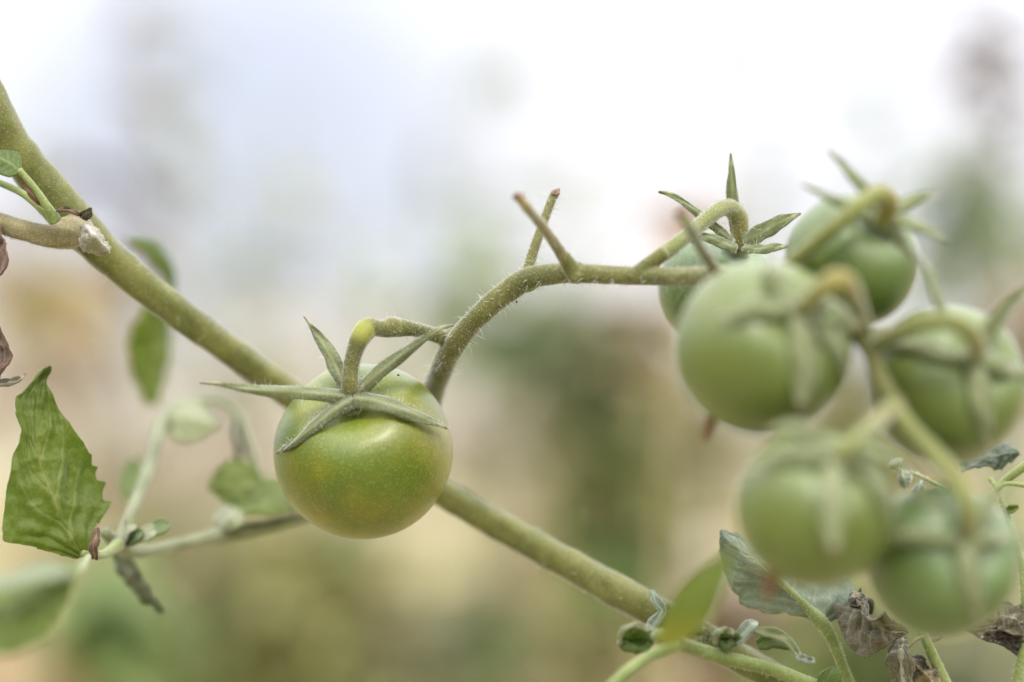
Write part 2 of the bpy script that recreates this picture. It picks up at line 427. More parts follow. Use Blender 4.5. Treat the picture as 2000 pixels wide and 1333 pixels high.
def ribbon(ctrl, away=None, face=0.6, nu=26, nv=3, keel=0.35, power=0.75, base=0.55, twist=0.0, curl=0.0):
    """sepal or narrow leaflet: ctrl rows (px,py,d,width), keeled, pointed at the tip"""
    P, R = path(ctrl, nu)
    T = np.gradient(P, axis=0); T /= np.linalg.norm(T, axis=1)[:, None]
    m = Mesh(); V = []; A = []; cols = 2 * nv + 1
    toc = -np.array(FWD)
    for i in range(nu):
        u = i / (nu - 1)
        n = toc * face
        if away is not None:
            w = P[i] - away; n = n + w / np.linalg.norm(w) * (1 - face * 0.5)
        else: n = n + np.array([0, 0, 0.35])
        n -= T[i] * np.dot(n, T[i]); n /= np.linalg.norm(n)
        s = np.cross(T[i], n)
        a = twist * u; n, s = n * math.cos(a) - s * math.sin(a), s * math.cos(a) + n * math.sin(a)
        w = R[i]
        wob = 1 + 0.10 * mnoise.noise(Vector(P[i]) * 700)
        for j in range(cols):
            v = (j - nv) / nv
            V.append(P[i] + s * v * w * wob * (1 + 0.06 * math.sin(19 * u + 5 * v)) - n * w * (keel * abs(v) ** 1.3 - curl * v * v) + n * (0.00018 * math.sin(14 * u + 3 * v) + 0.00015 * mnoise.noise(Vector(P[i]) * 900 + Vector((v, 0, 0)))))
            A.append(min(1, 0.8 * math.exp(-(v / 0.18) ** 2) + 0.35 * math.exp(-((abs(v) - 0.5) / 0.1) ** 2)) if u < 0.88 else 1 + (u - 0.88) / 0.12)
    F = [(i * cols + j, i * cols + j + 1, (i + 1) * cols + j + 1, (i + 1) * cols + j) for i in range(nu - 1) for j in range(cols - 1)]
    m.add(V, F, A); return m, P, R

# ------------------------------------------------------------------ ground
GZ = 0.0
def ground():
    m = M('field_soil')
    big = m.noise(0.35, 5, 0.6)
    c = m.ramp(big, [(0.30, (0.20, 0.21, 0.08)), (0.44, (0.38, 0.36, 0.18)), (0.54, (0.48, 0.42, 0.25)), (0.64, (0.52, 0.40, 0.26)), (0.75, (0.27, 0.27, 0.11))])
    f = m.noise(9, 6, 0.7)
    c = m.mix(m.rng(f, 0.35, 0.7, 0, 0.6), c, (0.17, 0.12, 0.07))
    mm = m.princ(c, 0.95, normal=m.bump(f, 0.03), spec=0.1)
    me = Mesh(); xs = np.concatenate([-np.geomspace(900, 0.3, 42), np.geomspace(0.3, 900, 42)])
    ys = np.concatenate([[-8, -3, -1, 0], np.geomspace(0.4, 1500, 70)])
    V = [(x, y, 0.015 * mnoise.noise(Vector((x * 1.7, y * 1.7, 0))) + 0.012 * math.sin(x * 2.4) - 0.02) for y in ys for x in xs]
    n = len(xs)
    F = [(j * n + i, j * n + i + 1, (j + 1) * n + i + 1, (j + 1) * n + i) for j in range(len(ys) - 1) for i in range(n - 1)]
    me.add(V, F); o = build('ground', me, mm, kind='structure'); return o
ground()

# ------------------------------------------------------------------ the field plants out of focus behind
def bmat(name, a, b, trans=0.3): return plain_mat(name, a, b, 14, 0.65, trans=trans)
BG = {
 'olive': bmat('far_olive_leaf', (0.27, 0.27, 0.09), (0.36, 0.34, 0.14)),
 'green': bmat('far_green_leaf', (0.14, 0.21, 0.06), (0.22, 0.29, 0.1)),
 'pale': bmat('far_pale_leaf', (0.24, 0.30, 0.12), (0.32, 0.38, 0.17)),
 'grey': bmat('far_grey_leaf', (0.25, 0.28, 0.17), (0.33, 0.35, 0.24)),
 'dark': bmat('far_dark_leaf', (0.10, 0.14, 0.065), (0.16, 0.20, 0.10)),
 'tan': bmat('far_dry_leaf', (0.42, 0.35, 0.19), (0.52, 0.44, 0.26)),
 'orange': bmat('far_orange_leaf', (0.50, 0.30, 0.17), (0.56, 0.38, 0.24)),
 'brown': bmat('far_brown_leaf', (0.20, 0.14, 0.10), (0.30, 0.22, 0.16)),
 'pink': bmat('far_pinkish_leaf', (0.46, 0.34, 0.25), (0.55, 0.43, 0.33)),
 'yellow': bmat('far_yellow_leaf', (0.50, 0.42, 0.14), (0.58, 0.50, 0.22)),
 'cream': bmat('far_straw', (0.58, 0.52, 0.42), (0.68, 0.62, 0.52)),
}
def add_leaf(m, p, d, up, L, w):
    d = d / np.linalg.norm(d); s = np.cross(d, up); s /= np.linalg.norm(s) + 1e-9; n = np.cross(s, d)
    V = []; A = []
    prof = [0.12, 0.8, 1.0, 0.75, 0.4, 0.03]
    for i, pr in enumerate(prof):
        u = i / 5; c = p + d * L * u - n * L * 0.35 * u * u
        for v in (-1, 0, 1): V.append(c + s * v * w * pr + n * w * 0.3 * abs(v) * pr)
    F = [(i * 3 + j, i * 3 + j + 1, i * 3 + j + 4, i * 3 + j + 3) for i in range(5) for j in range(2)]
    m.add(V, F)
def field_plant(name, label, px, top, low, d, spread, n, leaf, key, stemkey='olive', stemw=5, stems=1, cat='plant'):
    """px/top/low/spread: where its foliage shows; d: millimetres behind the focal plane (negative = farther)"""
    mm = (FOCUS - d) / FOCUS * 0.1 * MM
    tp = np.array(at(px, top, d)); lw = np.array(at(px, low, d))
    base = np.array([tp[0] + random.uniform(-.04, .04), tp[1], GZ - 0.02])
    r = empty(name, Vector(base), label, cat, 'out-of-focus plants in the field behind')
    st = Mesh(); fo = Mesh()
    for k in range(stems):
        off = (k - (stems - 1) / 2) * spread * mm * 1.1 / max(stems, 1)
        e = tp + np.array([off, random.uniform(-.05, .05), random.uniform(-.06, 0) if k else 0])
        mids = (base * 0.5 + e * 0.5) + np.array([random.uniform(-.03, .03), 0, 0])
        P = catmull([base + np.array([off * 0.4, 0, 0]), mids, e], 12)
        st.tube(P, np.linspace(stemw * 0.5, stemw * 0.25, 12) * MM, 6)
        for q in range(n // stems):
            t = random.random()
            z = tp[2] * (1 - t) + lw[2] * t
            i = np.argmin(np.abs(P[:, 2] - z)); p = P[i] + np.array([0, 0, z - P[i][2]]) if P[:, 2].min() < z < P[:, 2].max() else np.array([P[i][0], P[i][1], z])
            a = random.uniform(0, 6.28)
            dirn = np.array([math.cos(a), math.sin(a), random.uniform(-.6, .6)])
            L = leaf * MM * random.uniform(0.6, 1.25)
            reach = random.random() ** 0.7 * spread * mm * 0.5
            q0 = p + dirn / np.linalg.norm(dirn) * max(0, reach - L * 0.5)
            if reach > L * 0.6: st.tube(np.array([p, (p + q0) / 2 + [0, 0, .004], q0]), np.array([.0012, .001, .0007]), 4, caps=False)
            add_leaf(fo, q0, dirn, np.array([0.1 * math.cos(a + 1), 0.1, 1.0]), L, L * random.uniform(.22, .36))
    build('stem', st, BG[stemkey], r)
    if len(fo.v): build('foliage', fo, BG[key], r, kind='stuff')
    return r
FP = [
 ('dry_stalk', 'withered brown seed stalk leaning beside the dark head in the upper right corner', 1945, 100, 320, -640, 110, 12, 24, 'brown', 'grey', 3, 1),
 ('leafy_plant', 'green plant at the right edge under the dark withered head', 1870, 250, 520, -620, 120, 22, 30, 'green', 'green', 4, 1),
 ('dry_plant', 'rust coloured dry plant low behind the silvery leaf', 1500, 1130, 1260, -620, 130, 26, 32, 'orange', 'brown', 4, 1),
 ('leafy_plant', 'bright green plant low left of the shrivelled leaflet', 210, 1120, 1260, -560, 120, 26, 34, 'green', 'green', 4, 1),
 ('dry_plant', 'rusty pinkish plant low in the middle between the vine and the olive bush', 720, 1110, 1230, -900, 140, 12, 34, 'pink', 'brown', 4, 1),
 ('leafy_plant', 'olive plant filling the gap between the large and the right tomato of the cluster', 1700, 690, 1050, -900, 200, 60, 46, 'olive', 'olive', 6, 2),
 ('dry_plant', 'tall straw coloured dry plant far behind the round tomato', 640, 620, 980, -1900, 420, 60, 60, 'cream', 'cream', 6, 4),
 ('dry_plant', 'tall pale plant far behind the curled side shoot', 300, 600, 900, -2000, 420, 50, 60, 'pale', 'cream', 6, 4),
 ('dry_plant', 'cream coloured dry plant far behind the arching stem', 960, 640, 1000, -2100, 420, 60, 60, 'cream', 'pale', 6, 4),
 ('dry_plant', 'faint straw coloured dry plant far behind the cluster', 1500, 680, 1000, -2000, 520, 70, 60, 'tan', 'tan', 6, 4),
 ('dry_stalk', 'tall thin dead stalk with pinkish brown leaves, blurred above the vine at left', 235, 60, 520, -750, 80, 12, 34, 'brown', 'brown', 4, 1),
 ('dry_stalk', 'pale grey dead stalk, faint in the sky right of the pinkish one', 345, -20, 480, -1200, 120, 12, 32, 'grey', 'cream', 4, 1),
 ('dry_stalk', 'grey brown withered stalk just above the middle of the slanting vine', 500, 430, 800, -1000, 120, 16, 34, 'grey', 'brown', 5, 1),
 ('dry_stalk', 'stalk with a small grey tuft high in the white sky above the tomato', 970, 70, 150, -900, 60, 5, 30, 'grey', 'cream', 3, 1),
 ('dry_stalk', 'stalk topped by a dark brown withered head in the upper right corner', 1895, 50, 200, -620, 100, 11, 26, 'brown', 'grey', 4, 1),
 ('dry_stalk', 'stalk with a faint brown tuft high in the sky above the tomato cluster', 1410, 60, 130, -1000, 70, 7, 30, 'brown', 'cream', 3, 1),
 ('leafy_plant', 'tall grey green plant behind the right end of the tomato cluster', 1890, 290, 640, -900, 220, 30, 40, 'pale', 'grey', 7, 2),
 ('leafy_plant', 'slender pale green plant rising left of the two broken stalks', 925, 385, 700, -750, 110, 24, 36, 'pale', 'pale', 5, 1),
 ('leafy_plant', 'dark green bushy plant under the arching fruit stem', 1080, 610, 830, -640, 170, 30, 40, 'dark', 'olive', 7, 2),
 ('leafy_plant', 'green plant in front of the dark bush under the arching stem', 1060, 560, 760, -900, 160, 30, 40, 'pale', 'olive', 5, 1),
 ('dry_plant', 'tan and ochre dry plant between the arching stem and the cluster', 1230, 590, 790, -680, 150, 34, 38, 'tan', 'brown', 6, 1),
 ('leafy_plant', 'olive plant behind the ochre one left of the cluster', 1240, 700, 1000, -1000, 260, 60, 48, 'olive', 'olive', 7, 2),
 ('leafy_plant', 'fresh green plant above the lower right run of the vine', 1170, 830, 1110, -650, 110, 34, 38, 'green', 'green', 5, 1),
 ('dry_plant', 'straw coloured plant showing pale between tomato and cluster', 1010, 790, 960, -1300, 190, 60, 50, 'cream', 'cream', 6, 2),
 ('dry_plant', 'small plant of yellow leaves behind the left part of the vine', 130, 540, 640, -700, 130, 16, 34, 'yellow', 'tan', 5, 1),
 ('dry_plant', 'pinkish dry plant behind the hanging leaf at the far left', 90, 500, 760, -1300, 300, 50, 50, 'pink', 'pink', 6, 2),
 ('leafy_plant', 'wide olive bush low behind the round tomato on its left', 480, 1010, 1420, -900, 330, 120, 52, 'olive', 'olive', 8, 3),
 ('leafy_plant', 'grey green bush at the bottom below the round tomato', 830, 1170, 1420, -1000, 260, 70, 50, 'grey', 'olive', 8, 2),
 ('leafy_plant', 'light green plant low at the left under the side shoot', 230, 1090, 1300, -700, 170, 40, 40, 'pale', 'green', 6, 1),
 ('dry_plant', 'orange dry plant at the bottom left corner', 130, 1240, 1420, -900, 250, 50, 46, 'orange', 'tan', 6, 2),
 ('dry_plant', 'orange pink dry plant under the cluster', 1440, 1140, 1330, -700, 190, 42, 40, 'orange', 'brown', 6, 1),
 ('dry_plant', 'tiny dried orange flower head behind the leftmost calyx of the cluster', 1345, 395, 470, -330, 70, 12, 16, 'orange', 'tan', 3, 1),
 ('dry_plant', 'pinkish brown dry plant at the right edge behind the cluster', 1985, 560, 800, -800, 120, 34, 42, 'pink', 'brown', 6, 1),
 ('leafy_plant', 'green grey bush at the bottom right behind the dry leaves', 1850, 1180, 1420, -900, 420, 90, 50, 'grey', 'olive', 8, 3),
 ('leafy_plant', 'pale green plant right of the hanging dry leaf at the bottom', 1700, 1160, 1400, -800, 200, 46, 44, 'pale', 'green', 6, 1),
 ('leafy_plant', 'low olive plant left of the vine near the bottom middle', 1080, 1200, 1420, -1100, 260, 60, 50, 'olive', 'olive', 8, 2),
 ('dry_plant', 'straw coloured dry plant behind the curled side shoot', 350, 740, 1000, -1500, 420, 90, 60, 'cream', 'tan', 8, 3),
 ('dry_plant', 'tan dry plant far behind the gap right of the tomato', 1250, 1050, 1300, -1500, 300, 70, 60, 'tan', 'tan', 8, 2),
 ('dry_plant', 'light straw plant behind the gap left of the lowest blurred tomato', 1400, 820, 960, -1400, 200, 46, 56, 'cream', 'tan', 7, 2),
]
for f in FP:
    random.seed(hash(f[2]) % 1000 if False else sum(map(ord, f[1])))
    field_plant(*f)
random.seed(77)
for k, (px, hue, where) in enumerate([(60, 'tan', 'below the large pointed leaf'), (215, 'pale', 'below the shrivelled leaflet'), (330, 'pink', 'under the side shoot'), (450, 'green', 'left below the sharp tomato'), (585, 'olive', 'under the left side of the sharp tomato'),
        (700, 'pale', 'straight under the sharp tomato'), (800, 'tan', 'under the right side of the sharp tomato'), (930, 'green', 'under the lower run of the vine'), (1040, 'pink', 'below the middle of the lower vine'), (1300, 'pale', 'above the yellowing upright leaf'), (1390, 'cream', 'left of the lowest blurred tomato'), (1560, 'green', 'behind the silvery leaf')]):
    field_plant('slender_plant', 'blurred slender %s plant low in the field %s' % ({'tan': 'tan', 'pale': 'pale green', 'pink': 'pinkish', 'green': 'green', 'olive': 'olive', 'cream': 'straw coloured'}[hue], where),
                px, 1000 + random.uniform(-60, 60), 1400, -random.uniform(520, 900), random.uniform(60, 110), 15, random.uniform(24, 36), hue, 'pale', 4, 1)
WHERE = ['left of the top of the vine', 'just right of the top of the vine', 'above the papery node of the vine', 'right of the papery node', 'above the hanging leaf behind the vine', 'right of the pinkish stalk',
 'in the bluish patch of sky', 'right of the bluish patch', 'above the bent stalk of the sharp tomato', 'left of the slender pale green plant', 'between the two broken stalks and the pale plant', 'above the level part of the fruit stem',
 'right of the leaning broken stalk', 'left of the leftmost calyx of the cluster', 'above the leftmost calyx of the cluster', 'between the two upper calyxes', 'above the upper right tomato', 'right of the upper right tomato', 'under the dark withered head', 'at the right edge of the sky']
HUE = ['grey', 'pale', 'cream', 'olive', 'green', 'tan']
WORD = {'grey': 'grey green', 'pale': 'pale green', 'cream': 'straw coloured', 'olive': 'olive', 'green': 'fresh green', 'tan': 'tan'}
for k in range(20):      # faint, thin stalks
    px = 40 + k * 103 + random.uniform(-45, 45); hue = HUE[(k * 5 + 2) % 6]
    field_plant('thin_stalk', 'faint %s stalk, blurred, %s' % (WORD[hue], WHERE[k]), px, random.uniform(120, 470), random.uniform(760, 1000), -random.uniform(700, 1500),
                random.uniform(60, 120), random.randint(9, 17), random.uniform(18, 30), hue, 'olive', 4, 1)

# far rows of crop, one mass beyond counting
def far_rows():
    m = Mesh(); random.seed(5)
    for k in range(5200):
        y = 5 + 55 * random.random() ** 1.5; row = round(y / 1.6) * 1.6 + random.uniform(-.25, .25)
        x = random.uniform(-1, 1) * (1.5 + row * 0.26)
        z = random.uniform(0, 0.55) * (0.6 + 0.5 * abs(mnoise.noise(Vector((x * .8, row * .5, 0)))))
        a = random.uniform(0, 6.28)
        add_leaf(m, np.array([x, row, z]), np.array([math.cos(a), math.sin(a), random.uniform(-.2, .9)]), np.array([0, .1, 1.]), random.uniform(.08, .2), random.uniform(.03, .06))
    o = build('crop_rows', m, BGrow, None, kind='stuff')
    o['label'] = 'blurred low rows of olive and straw coloured crop far across the field'; o['category'] = 'crop'
BGrow = plain_mat('far_crop', (0.34, 0.35, 0.14), (0.58, 0.50, 0.30), 0.9, 0.8, trans=0.2)
far_rows()

# unseen crop rows added behind and beside the camera to block the low sky
def sky_blocking_rows():
    m = Mesh(); random.seed(15)
    for k in range(5200):
        if k % 3:
            y = -random.choice((0.75, 1.6, 2.9)) - random.uniform(0, .4); x = random.uniform(-4.5, 4.5)
        else:
            x = random.choice((-1, 1)) * (1.3 + random.uniform(0, 1.2)); y = random.uniform(-1, 1.1)
        z = 1.45 * random.random() ** 0.8 * (0.85 + 0.25 * mnoise.noise(Vector((x, y, 0))))
        a = random.uniform(0, 6.28)
        add_leaf(m, np.array([x, y, z]), np.array([math.cos(a), math.sin(a), random.uniform(-.6, .3)]), np.array([0, .1, 1.]), random.uniform(.08, .17), random.uniform(.03, .055))
    o = build('sky_blocking_crop', m, BG['green'], None, kind='stuff')
    o['label'] = 'leafy green crop rows around and behind the photographer'; o['category'] = 'crop'
sky_blocking_rows()

# ------------------------------------------------------------------ the vine
vine = empty('tomato_vine', at(-60, 80, -20), 'thick hairy olive green tomato vine slanting across the picture, carrying the fruit truss', 'vine')

MS = [(-90, 40, -4, 78), (-10, 229, -6, 76), (53, 323, -8, 76), (112, 395, -10, 78), (165, 455, -12, 76), (235, 522, -15, 68), (350, 614, -19, 63), (460, 693, -24, 58),
      (560, 766, -29, 56), (700, 860, -33, 56), (870, 966, -33, 58), (1000, 1042, -28, 60), (1120, 1108, -22, 62), (1230, 1170, -16, 62), (1330, 1222, -14, 60), (1440, 1284, -14, 58), (1600, 1375, -14, 56)]
P, R = path(MS, 190)
R = R * (1 + 0.035 * np.sin(np.linspace(0, 23, 190)) * np.sin(np.linspace(1, 9, 190)))
R = R * (1 + 0.10 * np.exp(-((np.linspace(0, 1, 190) - 0.19) / 0.03) ** 2) + 0.10 * np.exp(-((np.linspace(0, 1, 190) - 0.80) / 0.025) ** 2))
ms = Mesh().tube(P, R, 36, bump=0.10, ridge=0.03)
build('main_stem', ms, mat['stem'], vine)
random.seed(3)
h = hairs(P, R, 6500, 0.0002, 0.0006, 0.000032)
h = hairs(P, R, 170, 0.0008, 0.0022, 0.00006, m=h)
build('stem_hair', h, mat['hair'], vine, kind='stuff')

TR = [(835, 800, -32, 50), (850, 752, -22, 46), (882, 682, -8, 44), (934, 618, -2, 43), (1000, 563, 0, 46), (1045, 541, 3, 44), (1110, 534, 7, 40), (1200, 538, 11, 37), (1300, 541, 15, 36), (1400, 539, 24, 36), (1500, 548, 40, 38), (1600, 605, 50.5, 38), (1687, 668, 55.4, 38), (1716, 738, 58.2, 36), (1745, 792, 59.6, 42)]
P, R = path(TR, 170)
tr = Mesh().tube(P, R, 24, bump=0.08)
def side(ctrl, n=40, bump=0.08, **k):
    p, r = path(ctrl, n); tr.tube(p, r, 18, bump=bump); return p, r
# flared starts of side stalks, fused with the truss
side([(900, 668, -8, 30), (868, 662, -8, 27), (845, 655, -7, 24)], 14)
side([(1010, 560, 0, 22), (1030, 530, 1, 24), (1037, 510, 1, 20)], 12)
side([(1130, 545, 9, 36), (1118, 528, 9, 34), (1100, 498, 11, 25)], 14)
side([(1230, 545, 13, 30), (1262, 522, 13, 32), (1300, 492, 14, 27)], 14)
side([(1405, 545, 25, 30), (1392, 520, 26, 26), (1378, 495, 29, 22)], 12)
side([(1520, 560, 42.1, 36), (1545, 520, 42.8, 28), (1570, 500, 42.8, 25)], 12)
side([(1660, 650, 54, 30), (1720, 655, 54, 28), (1770, 640, 52.6, 26)], 12)
for c, r_, d in (((1125, 533), 25, 8), ((893, 660), 27, -8), ((1030, 548), 26, 1), ((1745, 790), 26, 59.6)):
    tr.ball(tuple(at(c[0], c[1], d)), size(r_, d) * 0.92)
build('truss_stem', tr, mat['truss'], vine, remesh=0.00026)
random.seed(4)
h = hairs(P, R, 6500, 0.0002, 0.00055, 0.000032, t1=0.7)
h = hairs(P, R, 210, 0.0009, 0.0028, 0.00008, t0=0.1, t1=0.6, m=h)

ST = {
 'a': [(1030, 532, 1, 22), (1040, 495, 0, 20), (1056, 450, -1, 18), (1070, 410, -2, 17), (1080, 385, -3, 17), (1085, 378, -3, 18)],
 'b': [(1112, 524, 9, 28), (1092, 488, 12, 23), (1064, 448, 17, 20), (1035, 412, 23, 19), (1018, 392, 27, 19), (1013, 385, 28, 20)],
 'c': [(1392, 520, 26, 24), (1372, 490, 32, 21), (1350, 450, 41.4, 20), (1332, 420, 47, 20)],
}
lab = {'a': 'upright broken stalk, sharp and bristly', 'b': 'left-leaning broken stalk with an orange tip', 'c': 'short blurred broken stalk beside the cluster'}
for k, c in ST.items():
    p, r = path(c, 34)
    tint = np.clip((np.linspace(0, 1, 34) - (0.9 if k == 'a' else 0.8)) / 0.12, 0, 1)
    build('broken_stalk', Mesh().tube(p, r, 14, bump=0.06, tint=tint), mat['truss'] if k != 'b' else mat['woody'], vine, label=lab[k])
    h = hairs(p, r, 1300, 0.0002, 0.0005, 0.00004, m=h)
    h = hairs(p, r, 46 if k == 'a' else 14, 0.0012, 0.0030, 0.00008, m=h)
for (x, y, d, w) in ((1085, 377, -3, 10), (1012, 384, 28, 11), (1331, 418, 50, 12)):
    e = Mesh().ball(tuple(at(x, y, d)), size(w, d), (1, 1, 0.6), 8)
    e.v = [tuple(np.array(p_) + np.array([1, 1, 1]) * 0.0007 * mnoise.noise(Vector(p_) * 1500)) for p_ in e.v]
    build('dried_end', e, mat['tip'], vine)
build('truss_hair', h, mat['hair'], vine, kind='stuff')

# node at the left with its side stalk
nd = Mesh()
SB = [(-60, 415, -4, 44), (0, 437, -4, 42), (50, 452, -3, 42), (95, 462, -2, 46), (125, 461, -3, 56), (150, 452, -7, 60), (168, 446, -13, 44)]
P2, R2 = path(SB, 60); nd.tube(P2, R2, 22, bump=0.10, ridge=0.05)
for c, r_, d in (((134, 455), 33, -5), ((148, 440), 28, -8)): nd.ball(tuple(at(c[0], c[1], d)), size(r_, d))
build('side_stalk', nd, mat['woody'], vine, remesh=0.0003)
for c in ([(108, 432, 2, 26), (88, 398, 4, 17), (66, 366, 5, 14), (38, 332, 6, 12)], [(104, 428, 1, 22), (70, 398, 0, 17), (36, 374, -2, 14), (-30, 345, -5, 13)]):
    p, r = path(c, 26); build('leaf_stalk', Mesh().tube(p, r, 12, bump=0.08), mat['shoot'], vine)
    hairs(p, r, 200, 0.0001, 0.0004, 0.00002)
b = blade([(42, 338, 6), (22, 320, 5), (-25, 296, 3)], [(42, 338, 6), (10, 345, 6), (-30, 318, 3)], [(42, 338, 6), (36, 300, 3), (-22, 292, 2)], 40, 7, teeth=6, tooth=0.12)
build('leaf', b, mat['leaf_soft'], vine, solid=0.0003, label='small green leaf tip at the far left edge')
# reddish serrated edge below the stalk
b, _, _ = ribbon([(44, 344, 5, 10), (58, 372, 5, 14), (74, 392, 4, 12), (90, 406, 3, 6)], keel=0.5)
build('withered_edge', b, mat['dry_red'], vine, solid=0.0002)
# brown bract and papery sheath on the node
b = blade([(158, 425, 2), (168, 416, 4), (178, 408, 5)], [(152, 420, 2), (160, 413, 3), (176, 407, 5)], [(166, 432, 3), (178, 424, 5), (179, 409, 5)], 16, 5, crumple=0.0003, cs=600)
build('brown_bract', b, mat['dry_dark'], vine, solid=0.0003)
b, _, _ = ribbon([(112, 412, 3, 8), (128, 410, 4, 12), (146, 416, 3, 10), (158, 424, 1, 6)], keel=-0.4)
build('brown_scale', b, mat['dry_red'], vine, solid=0.0003)
sh = blade([(166, 438, 0), (184, 462, 6), (212, 492, -1)], [(158, 448, -1), (160, 488, 1), (205, 500, -3)], [(172, 434, -2), (192, 452, 0), (213, 484, -2)], 56, 16, crumple=0.0007, cs=520, seed=3, relief=0.0003, laterals=11)
build('papery_sheath', sh, mat['papery'], vine, solid=0.0003)
h2 = hairs(P2, R2, 1500, 0.0002, 0.0006, 0.00004)
build('node_hair', h2, mat['hair'], vine, kind='stuff')

# dry leaf hanging at the left edge
dl = blade([(-20, 430, -4), (-22, 520, -2), (-18, 600, -3), (-5, 680, -2), (-2, 745, 0)],
           [(-60, 430, -8), (-70, 520, -8), (-60, 600, -8), (-50, 680, -8), (-30, 760, -4)],
           [(-8, 440, 0), (20, 515, 4), (-30, 585, 1), (12, 690, 4), (6, 735, 2)], 70, 14, crumple=0.0022, cs=170, seed=5, teeth=9, tooth=0.08)
build('dry_leaf', dl, mat['dry_red'], vine, solid=0.0003, label='withered red brown leaf hanging at the far left edge')
b, _, _ = ribbon([(-20, 752, 0, 10), (10, 750, 1, 17), (34, 744, 3, 15), (50, 730, 3, 5)], keel=-0.5)
build('dry_leaf_tip', b, mat['dry'], vine, solid=0.0003)

# ------------------------------------------------------------------ tomatoes
def ellipsoid_surface(c, r, d0, px, py):
    q = ((px - c[0]) / r) ** 2 + ((py - c[1]) / r) ** 2
    return d0 + size(r, d0) / MM * math.sqrt(max(0.0, 1 - q))
def make_tomato(c, r, d0, cal, label, skin, sepals, pedicel, smat, pmat, tall=0.97, taper=0.06, scar=None, tint=None, cdisc=34, hair=0, ped_label=None, seed=0, origin_lift=0):
    root = empty('tomato', at(c[0], c[1], d0), label, 'tomato', 'green tomatoes hanging from the truss')
    ctr = at(c[0], c[1], d0); Rm = size(r, d0)
    ax = np.array([(cal[0] - c[0]) / r, (c[1] - cal[1]) / r]); l = np.linalg.norm(ax)
    if l > 0.9: ax *= 0.9 / l
    z = math.sqrt(1 - ax[0] ** 2 - ax[1] ** 2)
    A = (RIGHT * ax[0] + UP * ax[1] - FWD * z).normalized()
    X = A.cross(UP).normalized(); Y = A.cross(X)
    m = Mesh(); V = []; At = []; nu, nvv = 72, 110
    for i in range(nu + 1):
        th = math.pi * i / nu
        for j in range(nvv):
            ph = 2 * math.pi * j / nvv
            rr = math.sin(th); zz = math.cos(th)
            k = 1 - taper * max(0, -zz) ** 1.5
            dim = 0.16 * math.exp(-(th / 0.34) ** 2)
            rib = 1 + 0.022 * math.sin(5 * ph + seed) * math.exp(-((th - 0.7) / 0.45) ** 2) + 0.006 * math.sin(3 * ph + seed * 2)
            zc = (zz * tall - dim + (0.03 * math.exp(-((math.pi - th) / 0.25) ** 2) * -1))
            if zz > 0: rr = rr ** 0.86
            V.append(np.array(ctr) + (np.array(X) * math.cos(ph) * rr * k * rib + np.array(Y) * math.sin(ph) * rr * k * rib + np.array(A) * zc) * Rm)
            At.append(i / nu)
    F = [(i * nvv + j, i * nvv + (j + 1) % nvv, (i + 1) * nvv + (j + 1) % nvv, (i + 1) * nvv + j) for i in range(nu) for j in range(nvv)]
    m.add(V, F, At)
    build('fruit', m, mat[skin], root, attr='axial')
    # calyx: a small domed disc, the sepals grow from it
    cm = Mesh(); cp = np.array(ctr) + np.array(A) * Rm * (tall - 0.10)
    V = []; n1, n2 = 6, 40
    rd = size(cdisc, d0)
    for i in range(n1 + 1):
        for j in range(n2):
            ph = 2 * math.pi * j / n2; q = i / n1
            rr = rd * q * (1 + 0.05 * math.cos(5 * ph + seed))
            V.append(cp + (np.array(X) * math.cos(ph) + np.array(Y) * math.sin(ph)) * rr + np.array(A) * (0.0020 * (1 - q * q) + 0.0004 * q))
    F = [(i * n2 + j, i * n2 + (j + 1) % n2, (i + 1) * n2 + (j + 1) % n2, (i + 1) * n2 + j) for i in range(n1) for j in range(n2)]
    cm.add(V, F)
    calyx = build('calyx', cm, mat[smat], root, attr='vein', solid=0.0004)
    hm = Mesh()
    for s in sepals:
        rows = []
        for (px, py, lift, w) in s['p']:
            if s.get('abs'): d = lift
            else: d = ellipsoid_surface(c, r * 1.0, d0, px, py) + lift
            rows.append((px, py, d, w))
        b, sp, sr = ribbon(rows, away=np.array(ctr), face=s.get('face', 0.4), keel=s.get('keel', 0.35), twist=s.get('twist', 0), curl=s.get('curl', 0))
        build('sepal', b, mat[s.get('m', smat)], calyx, attr='vein', solid=0.00022)
        if hair:
            hm = hairs(sp, sr, hair, 0.0002, 0.0005, 0.000035, m=hm, t1=0.9); hm = hairs(sp, sr, 14, 0.0008, 0.0022, 0.00005, m=hm)
    if hair: build('sepal_hair', hm, mat['hair'], calyx, kind='stuff')
    p, rr = path(pedicel, 70)
    tn = None
    if tint:
        tn = np.zeros(70)
        for (t, wdt, a) in tint: tn = np.maximum(tn, a * np.exp(-((np.linspace(0, 1, 70) - t) / wdt) ** 2))
    pe = build('pedicel', Mesh().tube(p, rr, 20, bump=0.10, tint=tn), mat[pmat], root)
    if hair:
        hh = hairs(p, rr, 3600, 0.0002, 0.0005, 0.00004); hh = hairs(p, rr, 34, 0.0009, 0.0024, 0.00007, m=hh)
        build('pedicel_hair', hh, mat['hair'], pe, kind='stuff')
    if scar:
        b, _, _ = ribbon(scar, keel=-0.3); build('withered_style', b, mat['scar'], root, attr='vein', solid=0.0008)
    return root, ctr, Rm

